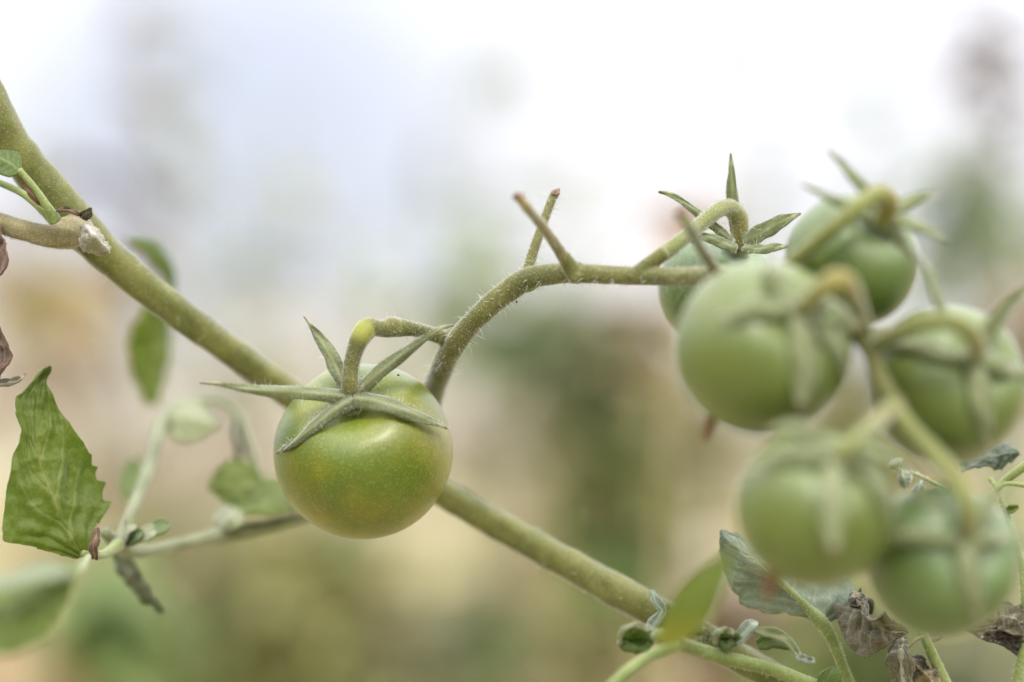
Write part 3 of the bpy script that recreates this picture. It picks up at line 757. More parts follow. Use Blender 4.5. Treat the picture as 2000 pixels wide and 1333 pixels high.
# 1: the sharp tomato
S1 = [
 dict(p=[(684, 774, 4, 29), (668, 742, 4, 29), (648, 700, 3, 31), (624, 660, 1, 21), (606, 636, 0, 9), (594, 619, -1, 2)], abs=True, face=1.0, keel=0.1, twist=0.45),
 dict(p=[(690, 774, 4, 29), (718, 746, 5, 29), (765, 708, 6, 26), (812, 674, 7, 18), (846, 650, 8, 9), (866, 639, 8, 7), (887, 636, 8, 2)], abs=True, face=0.9, keel=0.5, twist=-0.3),
 dict(p=[(690, 776, 4, 34), (640, 770, 6, 29), (590, 766, 8, 26), (530, 764, 10, 22), (470, 758, 11, 14), (425, 751, 11, 8), (390, 748, 11, 2)], abs=True, face=0.6, keel=0.6, twist=0.3),
 dict(p=[(690, 778, 0.8, 36), (655, 798, 0.9, 31), (620, 825, 1.0, 26), (585, 855, 1.8, 19), (560, 873, 2.6, 11), (538, 886, 4.0, 2)], face=0.5, keel=0.5, twist=-0.2),
 dict(p=[(690, 776, 0.8, 38), (735, 783, 1.0, 36), (775, 795, 1.4, 33), (815, 811, 2.2, 27), (850, 825, 3.6, 15), (875, 837, 5.5, 2)], face=0.4, keel=0.45, twist=0.25),
]
T1 = make_tomato((711, 886), 175, -9, (690, 778), 'round olive green tomato turning yellow, hanging alone and sharp in front of the slanting vine', 'tomato_ripe', S1,
    [(872, 662, -8, 28), (840, 652, -5, 27), (805, 643, -2, 28), (778, 640, -1, 36), (764, 639, 0, 40), (750, 642, 1, 34), (738, 641, 2, 31), (720, 641, 3, 40), (707, 655, 4, 39), (693, 685, 4, 34), (685, 722, 4, 33), (684, 752, 4, 35), (688, 778, 2, 44)],
    'sepal', 'truss', tall=0.96, taper=0.12, tint=[(0.60, 0.055, 1.0), (0.36, 0.02, 0.6)], cdisc=24, hair=260, seed=0.6)
sp = Mesh().ball(tuple(at(778, 733, -1.5)), size(2.2, 0), (1.3, 1, 0.8), 6)
o = build('fly_speck', sp, mat['bug'], T1[0])
sp = Mesh().ball(tuple(at(1009, 590, 1)), size(2.0, 0), (1, 1, 1.2), 6)
build('fly_speck', sp, mat['bug'], vine)

# 2: behind, at the left of the cluster
S2 = [
 dict(p=[(1432, 476, -5, 18), (1405, 450, -2, 20), (1370, 422, 0, 17), (1330, 392, 2, 12), (1305, 379, 2, 9), (1286, 375, 2, 3)], abs=True, face=1, keel=0.3),
 dict(p=[(1440, 470, -8, 20), (1434, 420, -6, 26), (1430, 385, -5, 24), (1429, 345, -4, 15), (1427, 300, -4, 3)], abs=True, face=1, keel=0.2),
 dict(p=[(1450, 474, -4, 26), (1480, 458, -2, 34), (1520, 436, 0, 28), (1545, 424, 0, 15), (1564, 417, 0, 3)], abs=True, face=0.8, keel=0.3, curl=0.2),
 dict(p=[(1450, 484, -2, 18), (1490, 486, 1, 20), (1520, 482, 2, 14), (1540, 481, 2, 4)], abs=True, face=0.3, keel=0.3),
 dict(p=[(1440, 486, 0, 20), (1415, 476, 2, 24), (1385, 464, 4, 20), (1368, 464, 4, 14), (1350, 474, 3, 4)], abs=True, face=0.2, keel=0.3),
]
make_tomato((1398, 566), 114, -18, (1440, 484), 'shadowed green tomato half hidden behind the stem at the left end of the cluster', 'tomato_dark', S2,
    [(1262, 520, 13, 30), (1300, 494, 12, 28), (1345, 458, 8, 28), (1385, 424, 3, 29), (1412, 406, -1, 30), (1428, 408, -4, 34), (1442, 425, -6, 38), (1445, 448, -7, 34), (1442, 478, -9, 32)],
    'sepal_pale', 'truss_pale', tint=[(0.9, 0.12, 0.6)], cdisc=24, hair=60, seed=2.0)
# 3: upper right
S3 = [
 dict(p=[(1715, 425, 42.8, 22), (1700, 385, 42.8, 28), (1680, 360, 42.8, 24), (1650, 325, 42.1, 15), (1618, 294, 41.4, 3)], abs=True, face=1, keel=0.2),
 dict(p=[(1705, 430, 43.5, 20), (1668, 410, 44.2, 24), (1625, 388, 44.9, 18), (1590, 372, 44.9, 10), (1566, 362, 44.9, 3)], abs=True, face=0.7),
 dict(p=[(1722, 425, 42.8, 24), (1760, 402, 42.1, 32), (1795, 388, 41.4, 24), (1828, 377, 41.4, 3)], abs=True, face=0.7),
 dict(p=[(1725, 432, 43.5, 22), (1765, 432, 44.2, 30), (1805, 446, 44.9, 24), (1852, 470, 44.9, 4)], abs=True, face=0.5),
 dict(p=[(1722, 440, 1, 24), (1755, 462, 1.2, 32), (1776, 500, 1.5, 28), (1788, 545, 3, 6)], face=0.5),
]
make_tomato((1662, 512), 131, 33.0, (1716, 436), 'green tomato at the top right of the cluster with a bent stalk across it', 'tomato', S3,
    [(1528, 530, 42.8, 34), (1560, 502, 47, 32), (1610, 462, 51.2, 32), (1660, 418, 52.6, 34), (1695, 390, 51.2, 36), (1720, 380, 49.8, 40), (1736, 396, 47.7, 42), (1730, 418, 45.6, 40), (1718, 438, 44.2, 34)],
    'sepal_pale', 'truss_pale', tint=[(0.85, 0.1, 0.9)], cdisc=26, seed=1.1)
# 4: large one in front
S4 = [
 dict(p=[(1556, 612, 0.6, 26), (1566, 650, 1.5, 46), (1572, 710, 2, 52), (1570, 760, 3, 40), (1560, 800, 5, 5)], face=0.6, m='sepal_light', keel=0.2),
 dict(p=[(1545, 606, 0.6, 26), (1500, 600, 1.5, 44), (1450, 606, 2, 36), (1400, 625, 4, 5)], face=0.4),
 dict(p=[(1545, 600, 0.6, 26), (1525, 560, 2, 40), (1508, 530, 5, 28), (1500, 505, 6, 5)], face=0.5),
 dict(p=[(1562, 600, 0.6, 26), (1600, 585, 2, 40), (1640, 600, 5, 32), (1690, 640, 9, 6)], face=0.4),
 dict(p=[(1562, 612, 0.6, 26), (1605, 640, 1.5, 42), (1640, 690, 4, 30), (1655, 740, 8, 5)], face=0.5),
]
make_tomato((1487, 683), 173, 55.4, (1556, 606), 'large blurred green tomato in front at the left of the cluster', 'tomato', S4,
    [(1700, 672, 54, 24), (1684, 612, 60, 25), (1660, 560, 70.8, 36), (1635, 548, 73.6, 44), (1605, 566, 73.6, 42), (1578, 590, 70.8, 38), (1558, 610, 66.6, 40)],
    'sepal_pale', 'truss_pale', tint=[(0.55, 0.25, 1.0)], cdisc=36, scar=[(1392, 808, 52.6, 26), (1384, 832, 52.6, 22), (1374, 860, 52.6, 6)], seed=0.2)
# 5: right
S5 = [
 dict(p=[(1912, 690, 55.4, 24), (1930, 650, 56.8, 34), (1962, 605, 58.2, 28), (2012, 550, 59.6, 4)], abs=True, face=0.8),
 dict(p=[(1905, 705, 0.6, 26), (1912, 750, 1.5, 44), (1920, 810, 2.5, 44), (1930, 880, 6, 6)], face=0.5, m='sepal_light', keel=0.2),
 dict(p=[(1895, 700, 0.6, 24), (1840, 690, 1.5, 30), (1780, 672, 2, 26), (1715, 668, 5, 5)], face=0.3, m='sepal'),
 dict(p=[(1920, 705, 0.6, 24), (1960, 715, 3, 36), (2000, 732, 6, 30), (2060, 750, 8, 5)], face=0.4),
 dict(p=[(1895, 690, 54, 20), (1860, 650, 52.6, 26), (1838, 600, 51.2, 22), (1820, 545, 49.8, 16), (1795, 500, 48.4, 4)], abs=True, face=0.8),
]
make_tomato((1846, 752), 156, 43.5, (1905, 700), 'green tomato at the right end of the cluster with an arched stalk on top', 'tomato', S5,
    [(1700, 682, 55.4, 34), (1750, 650, 62.4, 32), (1800, 632, 66.6, 32), (1850, 628, 68, 33), (1890, 645, 66.6, 36), (1908, 672, 62.4, 36), (1906, 698, 56.8, 36)],
    'sepal_pale', 'truss_pale', tint=[(0.8, 0.15, 0.7)], cdisc=32, seed=0.9)
# 6: lowest left, most blurred
S6 = [
 dict(p=[(1632, 900, 0.6, 26), (1625, 950, 1.5, 48), (1625, 1010, 2, 50), (1630, 1080, 5, 8)], face=0.5, m='sepal_light', keel=0.15),
 dict(p=[(1622, 895, 0.6, 26), (1570, 882, 2, 46), (1510, 890, 3, 36), (1455, 930, 6, 5)], face=0.5),
 dict(p=[(1640, 892, 0.6, 26), (1690, 910, 2, 40), (1725, 960, 5, 30), (1750, 1020, 9, 5)], face=0.5),
 dict(p=[(1625, 885, 82, 26), (1590, 855, 83.4, 40), (1545, 835, 83.4, 30), (1500, 845, 83.4, 5)], abs=True, face=0.8),
 dict(p=[(1650, 890, 82, 22), (1700, 880, 84.8, 32), (1745, 895, 86.2, 24), (1790, 930, 86.2, 5)], abs=True, face=0.8),
]
make_tomato((1590, 998), 156, 73.6, (1632, 890), 'most blurred green tomato, lowest left of the cluster above the silvery leaf', 'tomato', S6,
    [(1745, 792, 59.6, 40), (1712, 825, 70.8, 34), (1690, 848, 77.8, 42), (1665, 868, 82, 38), (1645, 882, 84.1, 34), (1633, 898, 82, 36)],
    'sepal_pale', 'truss_pale', tint=[(0.4, 0.2, 0.6)], cdisc=32, scar=[(1512, 1112, 73.6, 30), (1506, 1142, 73.6, 28), (1500, 1172, 73.6, 8)], seed=1.6)
# 7: lowest right, dark
S7 = [
 dict(p=[(1885, 1066, 0.6, 26), (1892, 1110, 1.5, 42), (1900, 1160, 2, 44), (1915, 1215, 4, 6)], face=0.5, m='sepal_light', keel=0.2),
 dict(p=[(1872, 1060, 0.6, 24), (1820, 1045, 2, 36), (1765, 1045, 3, 30), (1705, 1060, 5, 5)], face=0.4),
 dict(p=[(1895, 1060, 0.6, 24), (1940, 1048, 3, 34), (1985, 1052, 5, 28), (2035, 1065, 8, 5)], face=0.4),
 dict(p=[(1878, 1055, 70.8, 24), (1850, 1010, 70.8, 36), (1815, 980, 69.4, 28), (1780, 965, 68, 5)], abs=True, face=0.8),
 dict(p=[(1892, 1055, 70.8, 24), (1920, 1010, 70.8, 34), (1940, 975, 69.4, 26), (1965, 950, 68, 5)], abs=True, face=0.8),
]
make_tomato((1838, 1098), 152, 61.0, (1885, 1055), 'dark green blurred tomato at the bottom right of the cluster', 'tomato_dark', S7,
    [(1740, 785, 59.6, 40), (1772, 832, 63.8, 36), (1812, 874, 68, 36), (1852, 918, 72.2, 36), (1884, 968, 75, 37), (1894, 1015, 75, 37), (1888, 1058, 70.8, 36)],
    'sepal_pale', 'truss_pale', tint=[(0.9, 0.1, 0.5)], cdisc=32, seed=2.4)

# ------------------------------------------------------------------ side shoot, lower left, behind the tomato
sh = empty('side_shoot', at(610, 1005, -40), 'leafy side shoot running left from behind the round tomato, with a curled tip', 'shoot')
def stalk(name, ctrl, m, root, n=50, sides=14, label=None, hair=0, remesh=0):
    p, r = path(ctrl, n); o = build(name, Mesh().tube(p, r, sides, bump=0.12), mat[m], root, label=label)
    if hair:
        build('hair', hairs(p, r, hair, 0.0002, 0.0008, 0.00004), mat['hair'], o, kind='stuff')
    return o
stalk('shoot_stem', [(680, 985, -56, 22), (590, 1010, -52, 23), (520, 1028, -50, 26), (440, 1044, -46, 32), (400, 1052, -44, 26), (320, 1070, -36, 23), (270, 1078, -30, 26), (232, 1066, -24, 32), (205, 1040, -18, 22)], 'shoot_grey', sh, hair=900)
stalk('shoot_branch', [(232, 1062, -26, 20), (258, 1000, -32, 23), (286, 930, -42, 25), (304, 868, -52, 25), (318, 822, -60, 24), (345, 798, -66, 20), (390, 783, -70, 16), (440, 788, -72, 15), (470, 820, -72, 15), (490, 870, -70, 14), (503, 920, -68, 13), (512, 955, -66, 11)], 'shoot_grey', sh, 70, hair=500, label='curved branch bending over like a hook')
b = blade([(318, 822, -62), (350, 812, -60), (385, 818, -58), (425, 830, -58)], [(318, 815, -64), (345, 782, -68), (390, 788, -68), (425, 826, -60)], [(318, 832, -60), (345, 862, -56), (390, 858, -56), (425, 834, -58)], 40, 9, teeth=5, tooth=0.06, crumple=0.0006)
build('leaf', b, mat['leaf_pale'], sh, attr='vein', solid=0.0003, label='whitish drooping leaflet at the top of the curved branch')
b, _, _ = ribbon([(466, 822, -72, 9), (462, 850, -70, 12), (470, 880, -70, 17), (470, 908, -70, 6)], keel=-0.4)
build('withered_leaflet', b, mat['leaf_dark'], sh, attr='vein', solid=0.0003)
b = blade([(520, 955, -62), (490, 948, -60), (455, 943, -58), (408, 950, -58)], [(520, 968, -58), (490, 992, -56), (450, 988, -54), (408, 956, -58)], [(520, 945, -66), (490, 905, -66), (448, 898, -62), (407, 938, -60)], 40, 9, teeth=4, tooth=0.12, crumple=0.0012)
build('leaf', b, mat['leaf'], sh, attr='vein', solid=0.0003, label='green leaflet at the hanging end of the curved branch')
b = blade([(428, 1000, -52), (480, 988, -48), (530, 976, -50), (592, 972, -54)], [(428, 1002, -52), (480, 958, -62), (530, 934, -64), (592, 950, -60)], [(428, 1000, -52), (480, 1006, -44), (530, 1004, -44), (592, 990, -50)], 40, 9, teeth=4, tooth=0.12, crumple=0.0012)
build('leaf', b, mat['leaf'], sh, attr='vein', solid=0.0003, label='folded green leaflet lying on the shoot stem')
b = blade([(425, 1030, -46), (450, 1012, -42), (475, 1002, -44)], [(415, 1015, -50), (440, 990, -50), (475, 998, -46)], [(432, 1038, -44), (465, 1030, -40), (480, 1006, -44)], 24, 7)
build('leaf', b, mat['leaf_pale'], sh, attr='vein', solid=0.0003, label='small pale leaflet on the middle of the shoot stem')
b = blade([(258, 990, -72), (258, 950, -76), (256, 920, -80), (262, 890, -82)], [(258, 990, -72), (235, 960, -74), (236, 920, -78), (258, 892, -82)], [(258, 990, -72), (280, 955, -74), (278, 915, -80), (266, 892, -82)], 30, 7)
build('leaf', b, mat['leaf_soft'], sh, attr='vein', solid=0.0003, label='small blurred leaflet behind the curved branch')
for q, (x, y, m_) in enumerate([(262, 1045, 'leaf_soft'), (290, 1040, 'leaf_pale'), (312, 1030, 'leaf_soft'), (248, 1030, 'leaf_pale')]):
    b = blade([(240, 1066, -20), (x, y, -18), (x + 18, y - 6, -18)], [(240, 1060, -20), (x - 2, y - 16, -20), (x + 16, y - 10, -18)], [(242, 1070, -20), (x + 6, y + 12, -14), (x + 20, y - 2, -17)], 18, 6, crumple=0.0005)
    build('leaf', b, mat[m_], sh, attr='vein', solid=0.0003)
b = blade([(232, 1070, -38), (250, 1115, -36), (275, 1150, -35), (318, 1196, -36)], [(222, 1072, -40), (228, 1110, -40), (262, 1158, -38), (312, 1196, -36)], [(246, 1080, -36), (268, 1110, -36), (290, 1148, -36), (320, 1192, -36)], 46, 9, crumple=0.0010, cs=260, seed=8, teeth=6)
build('leaf', b, mat['leaf_dull'], sh, attr='vein', solid=0.0003, label='shrivelled dark leaflet hanging down from the fork')
stalk('leaf_stalk', [(232, 1064, -18, 26), (205, 1082, -10, 18), (182, 1084, -4, 18), (160, 1080, -1, 16)], 'shoot', sh, 20)
# the large leaf
LM = [(164, 1086, -2), (135, 1040, 1), (110, 985, 2), (84, 925, 2), (66, 860, 1), (68, 800, -1), (74, 760, -3), (92, 730, -4), (98, 716, -4)]
LL = [(150, 1088, -2), (60, 1068, 3), (8, 1052, 6), (10, 985, 5), (22, 905, 4), (38, 850, 3), (24, 790, 3), (50, 755, 0), (97, 715, -4)]
LR = [(180, 1080, -3), (196, 1035, -4), (206, 975, -8), (190, 910, -6), (160, 865, -4), (132, 825, -3), (106, 780, -3), (93, 750, -4), (99, 717, -4)]
b = blade(LM, LL, LR, 150, 42, relief=0.0005, laterals=5.5, slope=1.5, teeth=9, tooth=0.13, crumple=0.0016, cs=120, veinw=0.035)
build('leaf', b, mat['leaf'], sh, attr='vein', solid=0.0003, label='large green pointed leaf standing upright at the left, veins showing')
b, _, _ = ribbon([(186, 1092, 0, 10), (183, 1070, 2, 16), (188, 1045, 1, 13), (190, 1025, -1, 4)], keel=-0.3)
build('withered_edge', b, mat['dry_red'], sh, attr='vein', solid=0.0004)
# blurred leaf bottom-left, nearer
b = blade([(150, 1120, 58), (90, 1160, 66), (20, 1200, 70), (-60, 1230, 72)], [(150, 1115, 58), (90, 1085, 56), (20, 1110, 58), (-60, 1140, 60)], [(152, 1128, 60), (110, 1215, 72), (30, 1256, 78), (-60, 1275, 80)], 50, 12, teeth=5, tooth=0.2, crumple=0.0015, cup=-0.08)
lf = empty('drooping_leaf', at(150, 1118, 58), 'broad blurred green leaf with a whitish fold in the lower left corner', 'leaf')
build('leaf_blade', b, mat['leaf'], lf, attr='vein', solid=0.0003)
b = blade([(145, 1120, 62), (100, 1118, 70), (40, 1132, 76), (-40, 1150, 78)], [(145, 1116, 62), (90, 1100, 66), (30, 1120, 70), (-40, 1134, 74)], [(145, 1124, 64), (98, 1134, 74), (40, 1148, 78), (-40, 1166, 80)], 30, 8)
build('pale_fold', b, mat['leaf_soft_pale'], lf, attr='vein', solid=0.0003)
stalk('leaf_stalk', [(150, 1118, 58, 14), (165, 1100, 30, 13), (172, 1088, 8, 12)], 'shoot', lf, 16)

# blurred leaf behind the vine
lv = empty('hanging_leaf', at(262, 468, -75), 'blurred green leaf hanging behind the left of the vine', 'leaf')
b = blade([(318, 560, -82), (310, 640, -86), (302, 710, -88), (296, 792, -88)], [(318, 560, -82), (272, 640, -80), (264, 710, -82), (286, 785, -86)], [(320, 560, -82), (346, 640, -96), (342, 710, -96), (312, 788, -90)], 50, 10, teeth=5, tooth=0.2, crumple=0.0012, cup=-0.1)
build('leaf_blade', b, mat['leaf'], lv, attr='vein', solid=0.0003)
b, _, _ = ribbon([(250, 466, -75, 10), (290, 482, -76, 30), (318, 512, -78, 34), (334, 550, -80, 20), (338, 580, -82, 8)], face=0.8)
build('leaf_stalk', b, mat['leaf_soft'], lv, attr='vein', solid=0.0006)

# ------------------------------------------------------------------ foreground shoot at the lower right of the vine
fs = empty('young_shoot', at(1275, 1205, 8), 'young shoot with small curled whitish leaves sprouting at the bottom of the vine', 'shoot')
stalk('shoot_stem', [(1285, 1240, 22, 30), (1340, 1262, 14, 28), (1410, 1284, 10, 28), (1500, 1306, 8, 26), (1610, 1345, 6, 26)], 'leafgreen' if False else 'shoot', fs, hair=300)
stalk('leaf_stalk', [(1320, 1262, 20, 26), (1265, 1284, 26, 22), (1215, 1320, 32, 20), (1170, 1370, 36, 20)], 'shoot', fs, 30)
b = blade([(1300, 1262, 62), (1340, 1205, 70), (1380, 1145, 76), (1428, 1072, 80)], [(1285, 1262, 60), (1300, 1195, 68), (1345, 1130, 74), (1424, 1072, 80)], [(1320, 1265, 64), (1380, 1220, 72), (1412, 1150, 78), (1432, 1076, 80)], 44, 9)
build('leaf', b, mat['leaf_yellow'], fs, attr='vein', solid=0.0003, label='blurred upright leaf yellowing at its base')
for (x, y, rx, ry, d, m_, l_) in [(1242, 1250, 32, 26, 12, 'leaf_soft', 'small round leaflet with a pale rim'), (1417, 1249, 20, 16, 10, 'leaf_soft', 'tiny round leaflet on the stem'), (1360, 1240, 22, 14, 6, 'leaf_pale', 'pale bud scale')]:
    b = blade([(x - rx, y, d), (x, y - 2, d - 3), (x + rx, y, d)], [(x - rx, y - 3, d), (x, y - ry, d + 2), (x + rx, y - 4, d)], [(x - rx, y + 3, d), (x, y + ry, d + 2), (x + rx, y + 4, d)], 24, 8, teeth=3, tooth=0.3, crumple=0.0009, cs=300, seed=x)
    build('leaf', b, mat[m_], fs, attr='vein', solid=0.0012, label=l_)
    b, _, _ = ribbon([(x - rx, y + 8, d + 1, 6), (x - rx * 0.8, y - ry * 0.7, d + 2, 10), (x, y - ry * 1.1, d + 2, 10), (x + rx * 0.9, y - ry * 0.6, d + 2, 8)], keel=-0.3)
    build('leaf_rim', b, mat['leaf_pale'], fs, attr='vein', solid=0.0006)
for c, m_ in [([(1272, 1155, 4, 8), (1282, 1175, 6, 16), (1292, 1195, 7, 14), (1278, 1216, 8, 20), (1262, 1234, 9, 16)], 'leaf_silver'),
              ([(1290, 1188, 4, 12), (1300, 1186, 5, 10), (1312, 1188, 5, 4)], 'leaf_pale'),
              ([(1400, 1275, 10, 12), (1440, 1250, 9, 22), (1460, 1228, 8, 26), (1474, 1215, 6, 16)], 'leaf_silver'),
              ([(1470, 1232, 7, 14), (1500, 1236, 6, 22), (1535, 1250, 6, 20), (1556, 1276, 7, 12), (1562, 1292, 8, 8)], 'leaf_pale'),
              ([(1555, 1284, 8, 10), (1575, 1290, 9, 16), (1592, 1292, 9, 8)], 'leaf_silver'),
              ([(1480, 1262, 4, 20), (1510, 1252, 4, 34), (1545, 1262, 4, 20), (1560, 1275, 5, 6)], 'leaf_soft')]:
    b, p_, r_ = ribbon(c, keel=-0.5, face=0.8); build('curled_leaf', b, mat[m_], fs, attr='vein', solid=0.0005)
b = blade([(1610, 1345, 6), (1618, 1320, 6), (1628, 1302, 5)], [(1598, 1345, 8), (1600, 1318, 8), (1622, 1302, 5)], [(1640, 1345, 6), (1645, 1318, 6), (1634, 1304, 5)], 20, 6)
build('leaf', b, mat['leaf_soft'], fs, attr='vein', solid=0.0003)

# ------------------------------------------------------------------ silvery leaf and dry leaves, lower right
sl = empty('lower_shoot', at(1660, 1345, -8), 'green stalk carrying a silvery grey-green serrated leaf below the blurred tomatoes', 'shoot')
stalk('leaf_stalk', [(1665, 1350, -8, 20), (1640, 1285, -7, 21), (1618, 1235, -6, 24), (1600, 1212, -5, 28), (1570, 1180, -4, 14), (1530, 1140, -3, 9), (1490, 1100, -3, 6)], 'shoot', sl, 50, hair=400)
SLM = [(1606, 1216, -6), (1570, 1182, -4), (1530, 1142, -3), (1480, 1100, -4), (1440, 1068, -6), (1408, 1037, -8)]
SLL = [(1590, 1212, -8), (1562, 1202, -8), (1500, 1200, -10), (1440, 1160, -10), (1412, 1108, -10), (1407, 1038, -8)]
SLR = [(1622, 1214, -6), (1662, 1190, -8), (1655, 1120, -12), (1560, 1060, -14), (1480, 1060, -14), (1409, 1037, -8)]
b = blade(SLM, SLL, SLR, 120, 34, relief=0.0005, laterals=6, slope=1.4, teeth=7, tooth=0.07, crumple=0.0018, cs=100, seed=4)
build('leaf', b, mat['leaf_silver'], sl, attr='vein', solid=0.0003, label='silvery grey-green leaf')

dr = empty('withered_leaves', at(1805, 1250, 0), 'stalk with curled grey brown withered leaves hanging under the tomato cluster', 'withered leaves')
stalk('leaf_stalk', [(1860, 1360, -8, 22), (1830, 1300, -6, 22), (1808, 1250, -4, 20), (1790, 1200, -10, 18), (1770, 1120, -20, 16)], 'shoot', dr, 40, hair=200)
stalk('thin_twig', [(1776, 1264, -2, 6), (1788, 1252, -2, 6), (1802, 1244, -3, 9)], 'woody', dr, 16, 8)
b = blade([(1662, 1160, -6), (1690, 1190, -2), (1720, 1225, 2), (1772, 1238, 0)], [(1655, 1170, -8), (1632, 1205, -4), (1680, 1284, 2), (1765, 1246, 0)], [(1668, 1155, -8), (1698, 1188, 4), (1722, 1202, 6), (1775, 1232, 0)], 80, 24, crumple=0.0026, cs=150, seed=11, relief=0.0003, teeth=6, tooth=0.05)
build('dry_leaf', b, mat['dry'], dr, attr='vein', solid=0.0003, label='grey brown folded dry leaf with a small hole-like spot')
b = blade([(1668, 1160, -8), (1672, 1170, -6), (1690, 1200, -6)], [(1660, 1165, -8), (1662, 1180, -4), (1684, 1178, -4)], [(1680, 1150, -10), (1700, 1168, -8), (1702, 1200, -8)], 30, 10, crumple=0.0018, cs=260, seed=2)
build('dry_leaf', b, mat['dry_dark'], dr, attr='vein', solid=0.0003, label='dark curled scrap above the folded dry leaf')
b = blade([(1765, 1246, -4), (1762, 1275, 0), (1760, 1305, 2), (1762, 1350, 2)], [(1740, 1248, -8), (1736, 1282, -6), (1742, 1312, -4), (1744, 1350, -4)], [(1772, 1252, -4), (1776, 1280, 0), (1784, 1315, 0), (1784, 1350, 0)], 60, 20, crumple=0.0017, cs=200, seed=21, relief=0.0005, laterals=4, slope=2.6, veinw=0.05)
build('dry_leaf', b, mat['dry'], dr, attr='vein', solid=0.0003, label='long grey brown dry leaf hanging straight down')
b = blade([(1778, 1285, -6), (1795, 1305, -4), (1815, 1325, -3), (1830, 1350, -3)], [(1776, 1300, -8), (1785, 1330, -7), (1795, 1345, -7), (1800, 1365, -7)], [(1780, 1280, -8), (1808, 1296, -6), (1828, 1310, -5), (1840, 1335, -5)], 40, 14, crumple=0.0016, cs=220, seed=31, teeth=6, tooth=0.1)
build('dry_leaf', b, mat['dry_dark'], dr, attr='vein', solid=0.0003, label='dark toothed dry leaf behind the hanging one')
b = blade([(1735, 1212, -10), (1748, 1225, -8), (1765, 1245, -8)], [(1728, 1222, -10), (1738, 1238, -9), (1760, 1248, -8)], [(1738, 1206, -12), (1760, 1220, -10), (1772, 1240, -9)], 24, 8, crumple=0.0008, cs=260)
build('dry_leaf', b, mat['dry'], dr, attr='vein', solid=0.0003)
b = blade([(1800, 1238, -8), (1815, 1246, -7), (1842, 1244, -7)], [(1798, 1244, -8), (1816, 1256, -6), (1838, 1248, -7)], [(1802, 1228, -12), (1822, 1230, -10), (1842, 1240, -8)], 20, 7, crumple=0.0005)
build('dry_leaf', b, mat['dry'], dr, attr='vein', solid=0.0003)

rs = empty('edge_shoot', at(1988, 1345, -8), 'slender upright shoot at the right edge with a dark leaf and a curled dry leaf', 'shoot')
stalk('shoot_stem', [(1984, 1360, -8, 22), (1992, 1300, -8, 20), (2003, 1240, -8, 18), (2003, 1180, -7, 17), (1996, 1110, -7, 16), (1982, 1055, -7, 13), (1968, 1010, -8, 13), (1958, 985, -8, 11), (1948, 955, -9, 10), (1932, 935, -10, 9)], 'shoot', rs, 80, hair=900)
stalk('leaf_stalk', [(1946, 958, -9, 14), (1962, 940, -9, 16), (1982, 925, -8, 17), (2030, 890, -6, 18)], 'leaf_silver' if False else 'shoot', rs, 24)
stalk('leaf_stalk', [(1944, 962, -9, 9), (1956, 950, -8, 9), (1975, 945, -7, 9), (2020, 952, -6, 10)], 'shoot', rs, 24)
b = blade([(1962, 998, -8), (1974, 995, -7), (1990, 990, -7)], [(1962, 996, -8), (1972, 988, -6), (1988, 987, -7)], [(1962, 1001, -8), (1976, 1002, -6), (1989, 993, -7)], 16, 5)
build('leaf', b, mat['leaf'], rs, attr='vein', solid=0.0004, label='tiny green leaflet')
b = blade([(1990, 885, -12), (1955, 888, -12), (1915, 898, -14), (1872, 906, -18)], [(1990, 882, -12), (1955, 862, -18), (1910, 858, -24), (1865, 868, -28)], [(1992, 888, -12), (1952, 918, -12), (1915, 912, -12), (1878, 926, -14)], 60, 14, teeth=6, tooth=0.15, crumple=0.001)
build('leaf', b, mat['leaf_dark'], rs, attr='vein', solid=0.0003, label='dark green toothed leaf under the right tomato')
b = blade([(2000, 1235, -8), (1970, 1215, -5), (1940, 1205, -6), (1890, 1200, -12)], [(1990, 1285, -10), (1955, 1262, -4), (1915, 1248, -6), (1880, 1222, -14)], [(2000, 1186, -12), (1970, 1182, -10), (1935, 1184, -12), (1885, 1180, -16)], 70, 22, crumple=0.0024, cs=170, seed=14, relief=0.0006, laterals=7, slope=2.0)
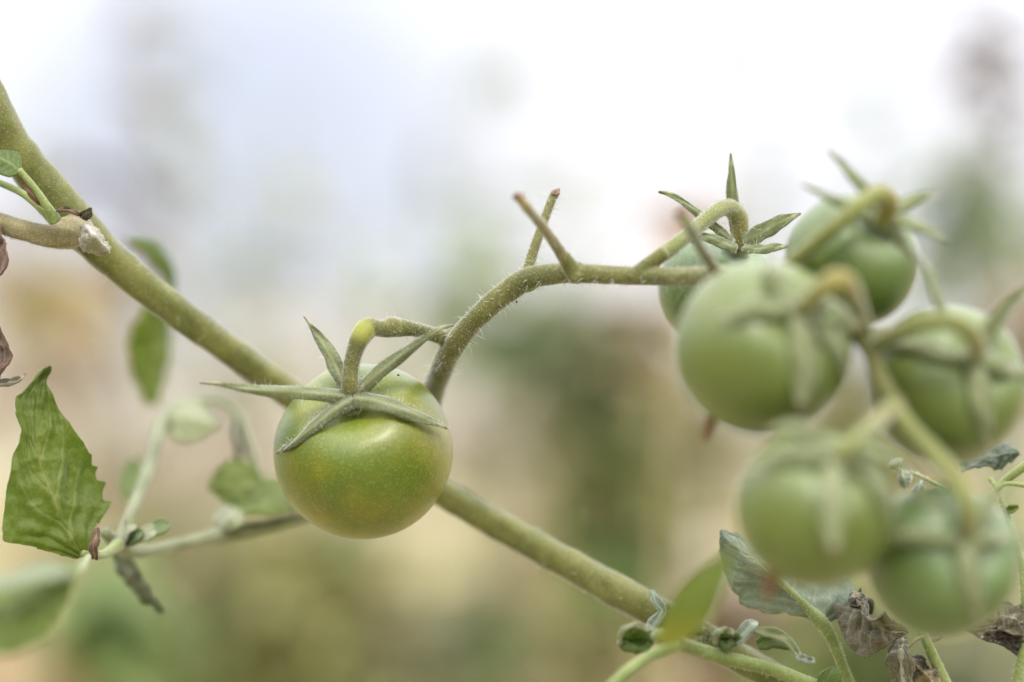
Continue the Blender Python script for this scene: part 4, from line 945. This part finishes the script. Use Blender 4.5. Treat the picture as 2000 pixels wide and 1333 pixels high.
build('dry_leaf', b, mat['dry_dark'], rs, attr='vein', solid=0.0003, label='dark brown curled dry leaf with pale veins')
b = blade([(1998, 1215, -4), (1975, 1205, -2), (1955, 1200, -3)], [(2000, 1242, -4), (1975, 1238, -1), (1945, 1228, -3)], [(1998, 1186, -8), (1975, 1184, -6), (1950, 1186, -6)], 40, 14, crumple=0.0014, cs=300, seed=6, relief=0.0005, laterals=8, slope=3)
build('dry_leaf', b, mat['dry'], rs, attr='vein', solid=0.0003, label='tan wrinkled part of a dry leaf at the right edge')

# hairy leaflets glimpsed in focus between the blurred fruits
gl = empty('hairy_sprig', at(1800, 960, -4), 'grey-green hairy sprig glimpsed between the blurred tomatoes', 'sprig')
stalk('sprig_stem', [(1950, 1030, -14, 9), (1870, 975, -12, 8), (1800, 932, -10, 6), (1742, 914, -9, 4)], 'shoot', gl, 30, hair=1200)
random.seed(12)
for k, (x, y, a, L) in enumerate([(1738, 912, 32, 26), (1760, 916, 285, 40), (1800, 940, 250, 40), (1830, 955, 290, 36)]):
    c, s = math.cos(math.radians(a)), -math.sin(math.radians(a)); w = L * 0.28
    b = blade([(x, y, -8), (x + c * L * .5, y + s * L * .5, -6), (x + c * L, y + s * L, -9)],
              [(x, y, -8), (x + c * L * .45 - s * w, y + s * L * .45 + c * w, -9), (x + c * L, y + s * L, -9)],
              [(x, y, -8), (x + c * L * .45 + s * w, y + s * L * .45 - c * w, -9), (x + c * L, y + s * L, -9)], 24, 6, crumple=0.0006)
    build('leaf', b, mat[('leaf_pale', 'leaf_silver')[min(k, 1)]], gl, attr='vein', solid=0.0003)

for o in SC.objects:      # remaining bookkeeping: vein attribute default on plain meshes
    if o.type == 'MESH' and o.data.attributes.get('tint') and o.data.materials and o.data.materials[0].name.startswith(('leaf', 'dry', 'reddish', 'papery', 'dark_dry')):
        o.data.attributes['tint'].name = 'vein'
print('objects', len(SC.objects), 'tris', sum(len(o.data.polygons) * 2 for o in SC.objects if o.type == 'MESH'))
